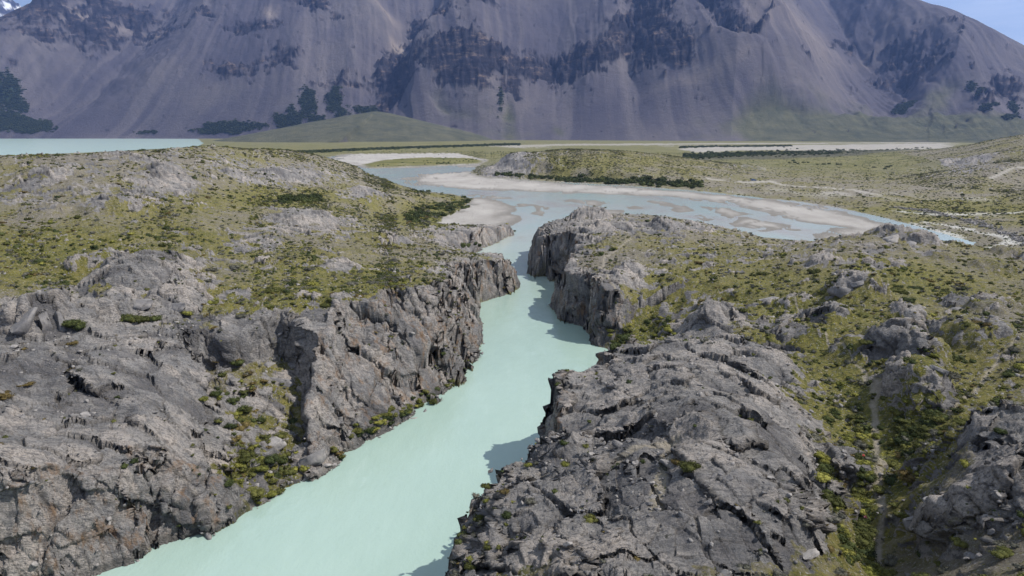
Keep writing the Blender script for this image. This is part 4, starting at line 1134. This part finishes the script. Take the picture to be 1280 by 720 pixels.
rock_thing(1075, 354, 1.3, "pale capping stone on top of the dark domed outcrop", 4, (1.4, 1, .8), .5, .3)
rock_thing(1113, 300, 3.0, "dark shining boulder near the crest of the right bank hill", 3, (1.7, 1.1, 1.1), .3, .25)
rock_thing(1140, 305, 2.2, "dark rock just right of the boulder near the crest", 2, (1.2, 1, .9), 1.1, .3)
rock_thing(1177, 463, 1.0, "pale tilted slab lying on moss right of the dark outcrops", 4, (1.3, .8, .5), -.5, .1, 'rock_slab', (.15, .3), cat='rock')
rock_thing(1158, 648, 1.4, "pale grey boulder right of the footpath near the bottom", 4, (1.2, 1, .9), .6, .3)
rock_thing(1012, 690, .9, "pale flat stone in the shrubs at the bottom left of the hollow", 5, (1.4, .8, .6), .7, .1)
rock_thing(800, 372, 1.3, "pale wedge of rock on the dark wall above the inlet", 4, (.6, .8, 1.3), .7, .2)
rock_thing(1262, 332, 1.9, "low dark rock at the right edge above the salt margin", 0, (1.5, 1, .8), .4, .3)
rock_thing(1200, 385, 2.0, "low layered rock on the right bank meadow", 1, (1.9, 1, .6), .1, .4)
rock_thing(958, 374, 1.6, "low grey rock in the grass left of the domed outcrop", 2, (1.6, 1, .7), .3, .3)
g_ = ground_at(262, 378); shrub_thing(g_[0], g_[1], g_[2], 1.25, 'yellow', 'tower')['label'] = "large bright yellow green cushion in the grass beside the pinkish rock"
g_ = ground_at(236, 392); shrub_thing(g_[0], g_[1], g_[2], 1.0, 'yellow', 'tower')['label'] = "smaller yellow green cushion just below and left of the largest one"
g_ = ground_at(862, 586); shrub_thing(g_[0], g_[1], g_[2], .75, 'olive', 'scatter')['label'] = "lone olive shrub on top of the great rock, right of its stony ramp"
g_ = ground_at(845, 577); shrub_thing(g_[0], g_[1], g_[2], .55, 'brown', 'scatter')['label'] = "small brown plant tucked beside the lone olive shrub on the great rock"
g_ = ground_at(738, 652); shrub_thing(g_[0], g_[1], g_[2], .6, 'olive', 'scatter')['label'] = "small olive shrub on the rubble in the middle of the great rock"
for a, c_, s, t in ((92,461,1.0,"roundish brown moss cushion on the near left rock shelf"),(90,428,.9,"thin brown moss cushion at the back of the left rock shelf"),(28,434,1.1,"long brown moss cushion at the left edge of the rock shelf"),(33,480,.9,"brown moss cushion nearer the left edge of the shelf"),(5,493,1.1,"brown moss cushion cut by the left edge of the picture")):
    g_ = ground_at(a, c_); shrub_thing(g_[0], g_[1], g_[2], s, 'brown', 'scatter', .25)['label'] = t

# loose stones on the ground, by the size they show
pr = area * inview * (rad < 330) * (rad > 18) * np.minimum(1, (60 / np.maximum(rad, 1)) ** 1.3) * (.25 + rockm * .12 + .9 * G['path'] + 5 * G['steep'] * sstep(1.2, .3, Z) * (G['d'] > -.7)) * ((G['low'] < .5) | ((G['d'] > -.7) & (Z > -.6))) * np.clip(.25 + 1.5 * fbm(X / 7, Y / 7, 4, 5), 0.02, 2) * (.3 + .7 * flatk)
pr = (pr / pr.sum()).ravel()
NB_ = 15000
pick = rg.choice(len(pr), NB_, p=pr)
bs = np.clip(rg.gamma(2.2, .085, NB_), .05, 1.1)
BXYZ = V[pick] + np.stack([rg.normal(0, .2, NB_), rg.normal(0, .2, NB_), 0 * bs], -1)
dB = np.linalg.norm(BXYZ - np.array([0, 0, CAM_H]), axis=1)
scb = np.where(seen(BXYZ[:, 0], BXYZ[:, 1], BXYZ[:, 2] + .2 * bs), bs / dB, -1)
topb = np.argsort(-scb)[:200]
tb = set(topb.tolist())
for i in topb:
    x, y, z = BXYZ[i]
    o = link('loose_rock', BL[int(rg.integers(6))]); s = float(bs[i])
    o.location = (x, y, z - .1 * s); o.scale = (s, s * rg.uniform(.7, 1.1), s * rg.uniform(.7, 1.1)); o.rotation_euler = (rg.uniform(-.4, .4), rg.uniform(-.4, .4), rg.uniform(0, 6))
    a, c_ = project(np.array(x), np.array(y), np.array(z))
    if a < 640: wh = ('on the rock shelf of the near left bank', 'loose stones on the near left bank') if c_ > 400 else ('on the open heath of the left bank', 'loose stones on the left heath')
    elif a < 1010 and c_ > 420: wh = ('on the great rock right of the river', 'loose stones on the great near right rock')
    elif c_ > 500: wh = ('in the hollow around the footpath', 'loose stones around the footpath')
    else: wh = ('on the heath of the right bank', 'loose stones on the right heath')
    mi = BL.index(o.data); pale_ = o.data.materials[0] == RM[1]
    sz_ = 'large ' if s > .6 else ('small ' if s < .38 else 'middling ')
    pos_ = ' toward the water' if (a < 1010 and 520 < a) or (a < 640 and c_ > 560) else (' toward the picture edge' if a < 130 or a > 1150 else '')
    tag(o, sz_ + ('pale ' if pale_ else 'grey ') + 'stone ' + wh[0] + pos_, 'stone', sz_ + ('pale ' if pale_ else 'grey ') + wh[1] + pos_)
lev = []
LV = PP([(1118,262),(1150,267),(1180,273),(1215,282),(1245,291),(1268,302),(1282,314)])
for _ in range(900):
    t = rg.random() * (len(LV) - 1); i = int(t); t -= i
    lev.append((LV[i][0] + (LV[i + 1][0] - LV[i][0]) * t + rg.normal(0, 1.1), LV[i][1] + (LV[i + 1][1] - LV[i][1]) * t + rg.normal(0, 1.6), 0, rg.uniform(.3, .8), int(rg.integers(4))))
lev = np.array(lev); lev[:, 2] = land(lev[:, 0], lev[:, 1])['z'] + rg.uniform(-.05, .5, len(lev))
scatter("stone_levee", lev, SL, .1, .5)
scatter("rubble", [(*BXYZ[i], bs[i], i & 3) for i in range(NB_) if i not in tb], SL, .1, .5)

# ------------------------------------------------------------------ forest on the mountain foot
pf = (mfor * (~iscone))[:, :]
am = np.zeros(MX_.shape); am[:-1, :-1] = np.abs(np.diff(MX_, axis=0))[:, :-1] * np.abs(np.diff(MR, axis=1))[:-1]
pf = am * np.where(mfor > .25, mfor, 0) * (~iscone) * (np.abs(MA)[:, None] < radians(41)); pf = (pf / pf.sum()).ravel()
pick = rg.choice(len(pf), 14000, p=pf)
scatter("mountain_forest", [(MV[k_, 0] + rg.normal(0, 5), MV[k_, 1] + rg.normal(0, 5), MV[k_, 2], rg.uniform(3, 5.5), int(rg.integers(2))) for k_ in pick], SH['bush_light'], .05)

# ------------------------------------------------------------------ the parked car on the gravel beyond the flats
def paint(name, c, rough=.35, metal=0.0, spec=.5):
    b = NB(name); b.p.inputs['Metallic'].default_value = metal
    return b.done(b.mix(b.ramp(b.noise(3, 3), [(.4, 0.0), (.7, .25)]), c, tuple(q * .8 for q in c)), rough, None, spec)
CARP, GLS, TYR, MTL = paint("car_paint", (.20, .30, .52), .3, .4), paint("car_glass", (.03, .04, .05), .08), paint("tyre_rubber", (.02, .02, .02), .9), paint("wheel_metal", (.45, .45, .47), .35, .8)
LGT = paint("lamp_glass", (.75, .75, .72), .15); RLT = paint("tail_lamp_glass", (.45, .03, .02), .2)
def bm_obj(name, fn, m, parent, smooth=False):
    bm_ = bmesh.new(); fn(bm_)
    me_ = bpy.data.meshes.new(name); bm_.to_mesh(me_); bm_.free(); me_.materials.append(m)
    if smooth:
        for p_ in me_.polygons: p_.use_smooth = True
    return link(name, me_, parent)
g_ = ground_at(943, 226.5)
car = bpy.data.objects.new("parked_car", None); COL.objects.link(car); car.location = (g_[0], g_[1], g_[2] + .02); car.rotation_euler = (0, 0, radians(8))
tag(car, "small silver blue estate car parked on the pale gravel beyond the flats", "car")
def loft(bm_, prof, half, taper):
    """side outline (x, z) extruded across, narrowed by height"""
    rings = []
    for sgn, inset in ((-1, .06), (-1, 0), (1, 0), (1, .06)):
        rings.append([bm_.verts.new((x_ * (1 - inset * .12), sgn * (half - inset - taper(z_)), z_ - (inset * .5 if z_ > .6 else -inset * .5))) for x_, z_ in prof])
    k_ = len(prof)
    for a_, b_ in zip(rings[:-1], rings[1:]):
        for i in range(k_): bm_.faces.new((a_[i], a_[(i + 1) % k_], b_[(i + 1) % k_], b_[i]))
    bm_.faces.new(rings[0][::-1]); bm_.faces.new(rings[-1])
    bmesh.ops.recalc_face_normals(bm_, faces=bm_.faces)
body_prof = [(-2.15, .35), (-2.2, .75), (-2.12, .98), (-1.2, 1.0), (.85, 1.0), (1.55, .9), (2.15, .74), (2.25, .45), (2.1, .28), (1.75, .28), (1.65, .52), (1.35, .66), (1.05, .52), (.95, .28), (-.95, .28), (-1.05, .52), (-1.35, .66), (-1.65, .52), (-1.75, .28)]
bm_obj("body", lambda q: loft(q, body_prof, .88, lambda z_: .05 * max(0, z_ - .7)), CARP, car)
bm_obj("roof", lambda q: loft(q, [(-1.95, 1.0), (-1.82, 1.38), (-1.45, 1.47), (.1, 1.47), (.42, 1.36), (.95, 1.0)], .80, lambda z_: .16 * (z_ - 1.0) / .47), CARP, car)
def quad(pts):
    def f_(bm_):
        v_ = [bm_.verts.new(p_) for p_ in pts]; bm_.faces.new(v_)
        bmesh.ops.solidify(bm_, geom=bm_.faces[:], thickness=.015)
    return f_
for s in (-1, 1):
    for x0, x1 in ((-1.75, -1.0), (-.93, -.2), (-.12, .55)):
        bm_obj("side_window", quad([(x0, s * .80, 1.06), (x1 + (.12 if x1 > .5 else 0), s * .80, 1.06), (x1 - (.22 if x1 > .5 else 0), s * .70, 1.36), (x0 + (.08 if x0 < -1.5 else 0), s * .70, 1.36)]), GLS, car)
    bm_obj("headlight", quad([(2.17, s * .45, .66), (2.12, s * .80, .66), (2.04, s * .80, .80), (2.11, s * .45, .80)]), LGT, car)
    bm_obj("tail_light", quad([(-2.23, s * .55, .78), (-2.21, s * .82, .78), (-2.16, s * .82, .95), (-2.18, s * .55, .95)]), RLT, car)
    for wx_ in (-1.35, 1.35):
        def wheel(q, R_=.32, wd_=.2): bmesh.ops.create_cone(q, cap_ends=True, segments=20, radius1=R_, radius2=R_, depth=wd_, matrix=mathutils.Matrix.Rotation(pi / 2, 4, 'X'))
        wo_ = bm_obj("wheel", wheel, TYR, car); wo_.location = (wx_, s * .80, .32)
        ri = bm_obj("rim", lambda q: wheel(q, .2, .22), MTL, wo_)
bm_obj("windscreen", quad([(.93, -.70, 1.04), (.93, .70, 1.04), (.50, .60, 1.36), (.50, -.60, 1.36)]), GLS, car)
bm_obj("rear_window", quad([(-1.97, -.66, 1.06), (-1.97, .66, 1.06), (-1.87, .58, 1.36), (-1.87, -.58, 1.36)]), GLS, car)

# red blossom on two shrubs beside the footpath
RED = paint("red_petals", (.62, .05, .07), .6); PNK = paint("pink_petals", (.60, .20, .30), .6)
def blossom(px_, py_, m, label):
    g_ = ground_at(px_, py_)
    r_ = np.random.default_rng(int(px_)); Vs, Fs, o_ = [], [], 0
    for i in range(26):
        c_ = r_.normal(0, .04, 3) + np.array([0, 0, .1]); a_ = r_.normal(size=3) * .03; b_ = r_.normal(size=3) * .03
        Vs += [c_ + a_, c_ + b_, c_ - a_, c_ - b_]; Fs.append([o_, o_ + 1, o_ + 2, o_ + 3]); o_ += 4
    o = link("blossom_cluster", mesh_np("blossom_cluster", np.array(Vs), np.array(Fs), m, False)); o.location = (g_[0], g_[1], g_[2] + .42)
    tag(o, label, "flowers")
    shrub_thing(g_[0] - .1, g_[1] + .35, g_[2], .65, 'dark', 'trail')
blossom(1078, 577, RED, "tiny red blossom cluster on a dark shrub left of the footpath")
blossom(1081, 653, PNK, "tiny pink blossom cluster on a shrub above the bend of the footpath")

# ------------------------------------------------------------------ air
bm = bmesh.new(); bmesh.ops.create_cube(bm, size=1.0)
me = bpy.data.meshes.new("haze"); bm.to_mesh(me); bm.free()
hz = link("haze", me); hz.scale = (31000, 31000, 2900 + 12); hz.location = (0, 0, 1450 - 6)
hm_, hnt, hn, hl = mat("haze_air")
ho = hn.new('ShaderNodeOutputMaterial'); hv_ = hn.new('ShaderNodeVolumePrincipled')
hv_.inputs['Color'].default_value = (.25, .43, 1.0, 1); hv_.inputs['Density'].default_value = 5.3e-5; hv_.inputs['Anisotropy'].default_value = .2
hl.new(hv_.outputs[0], ho.inputs['Volume'])
me.materials.append(hm_)
tag(hz, kind='stuff')
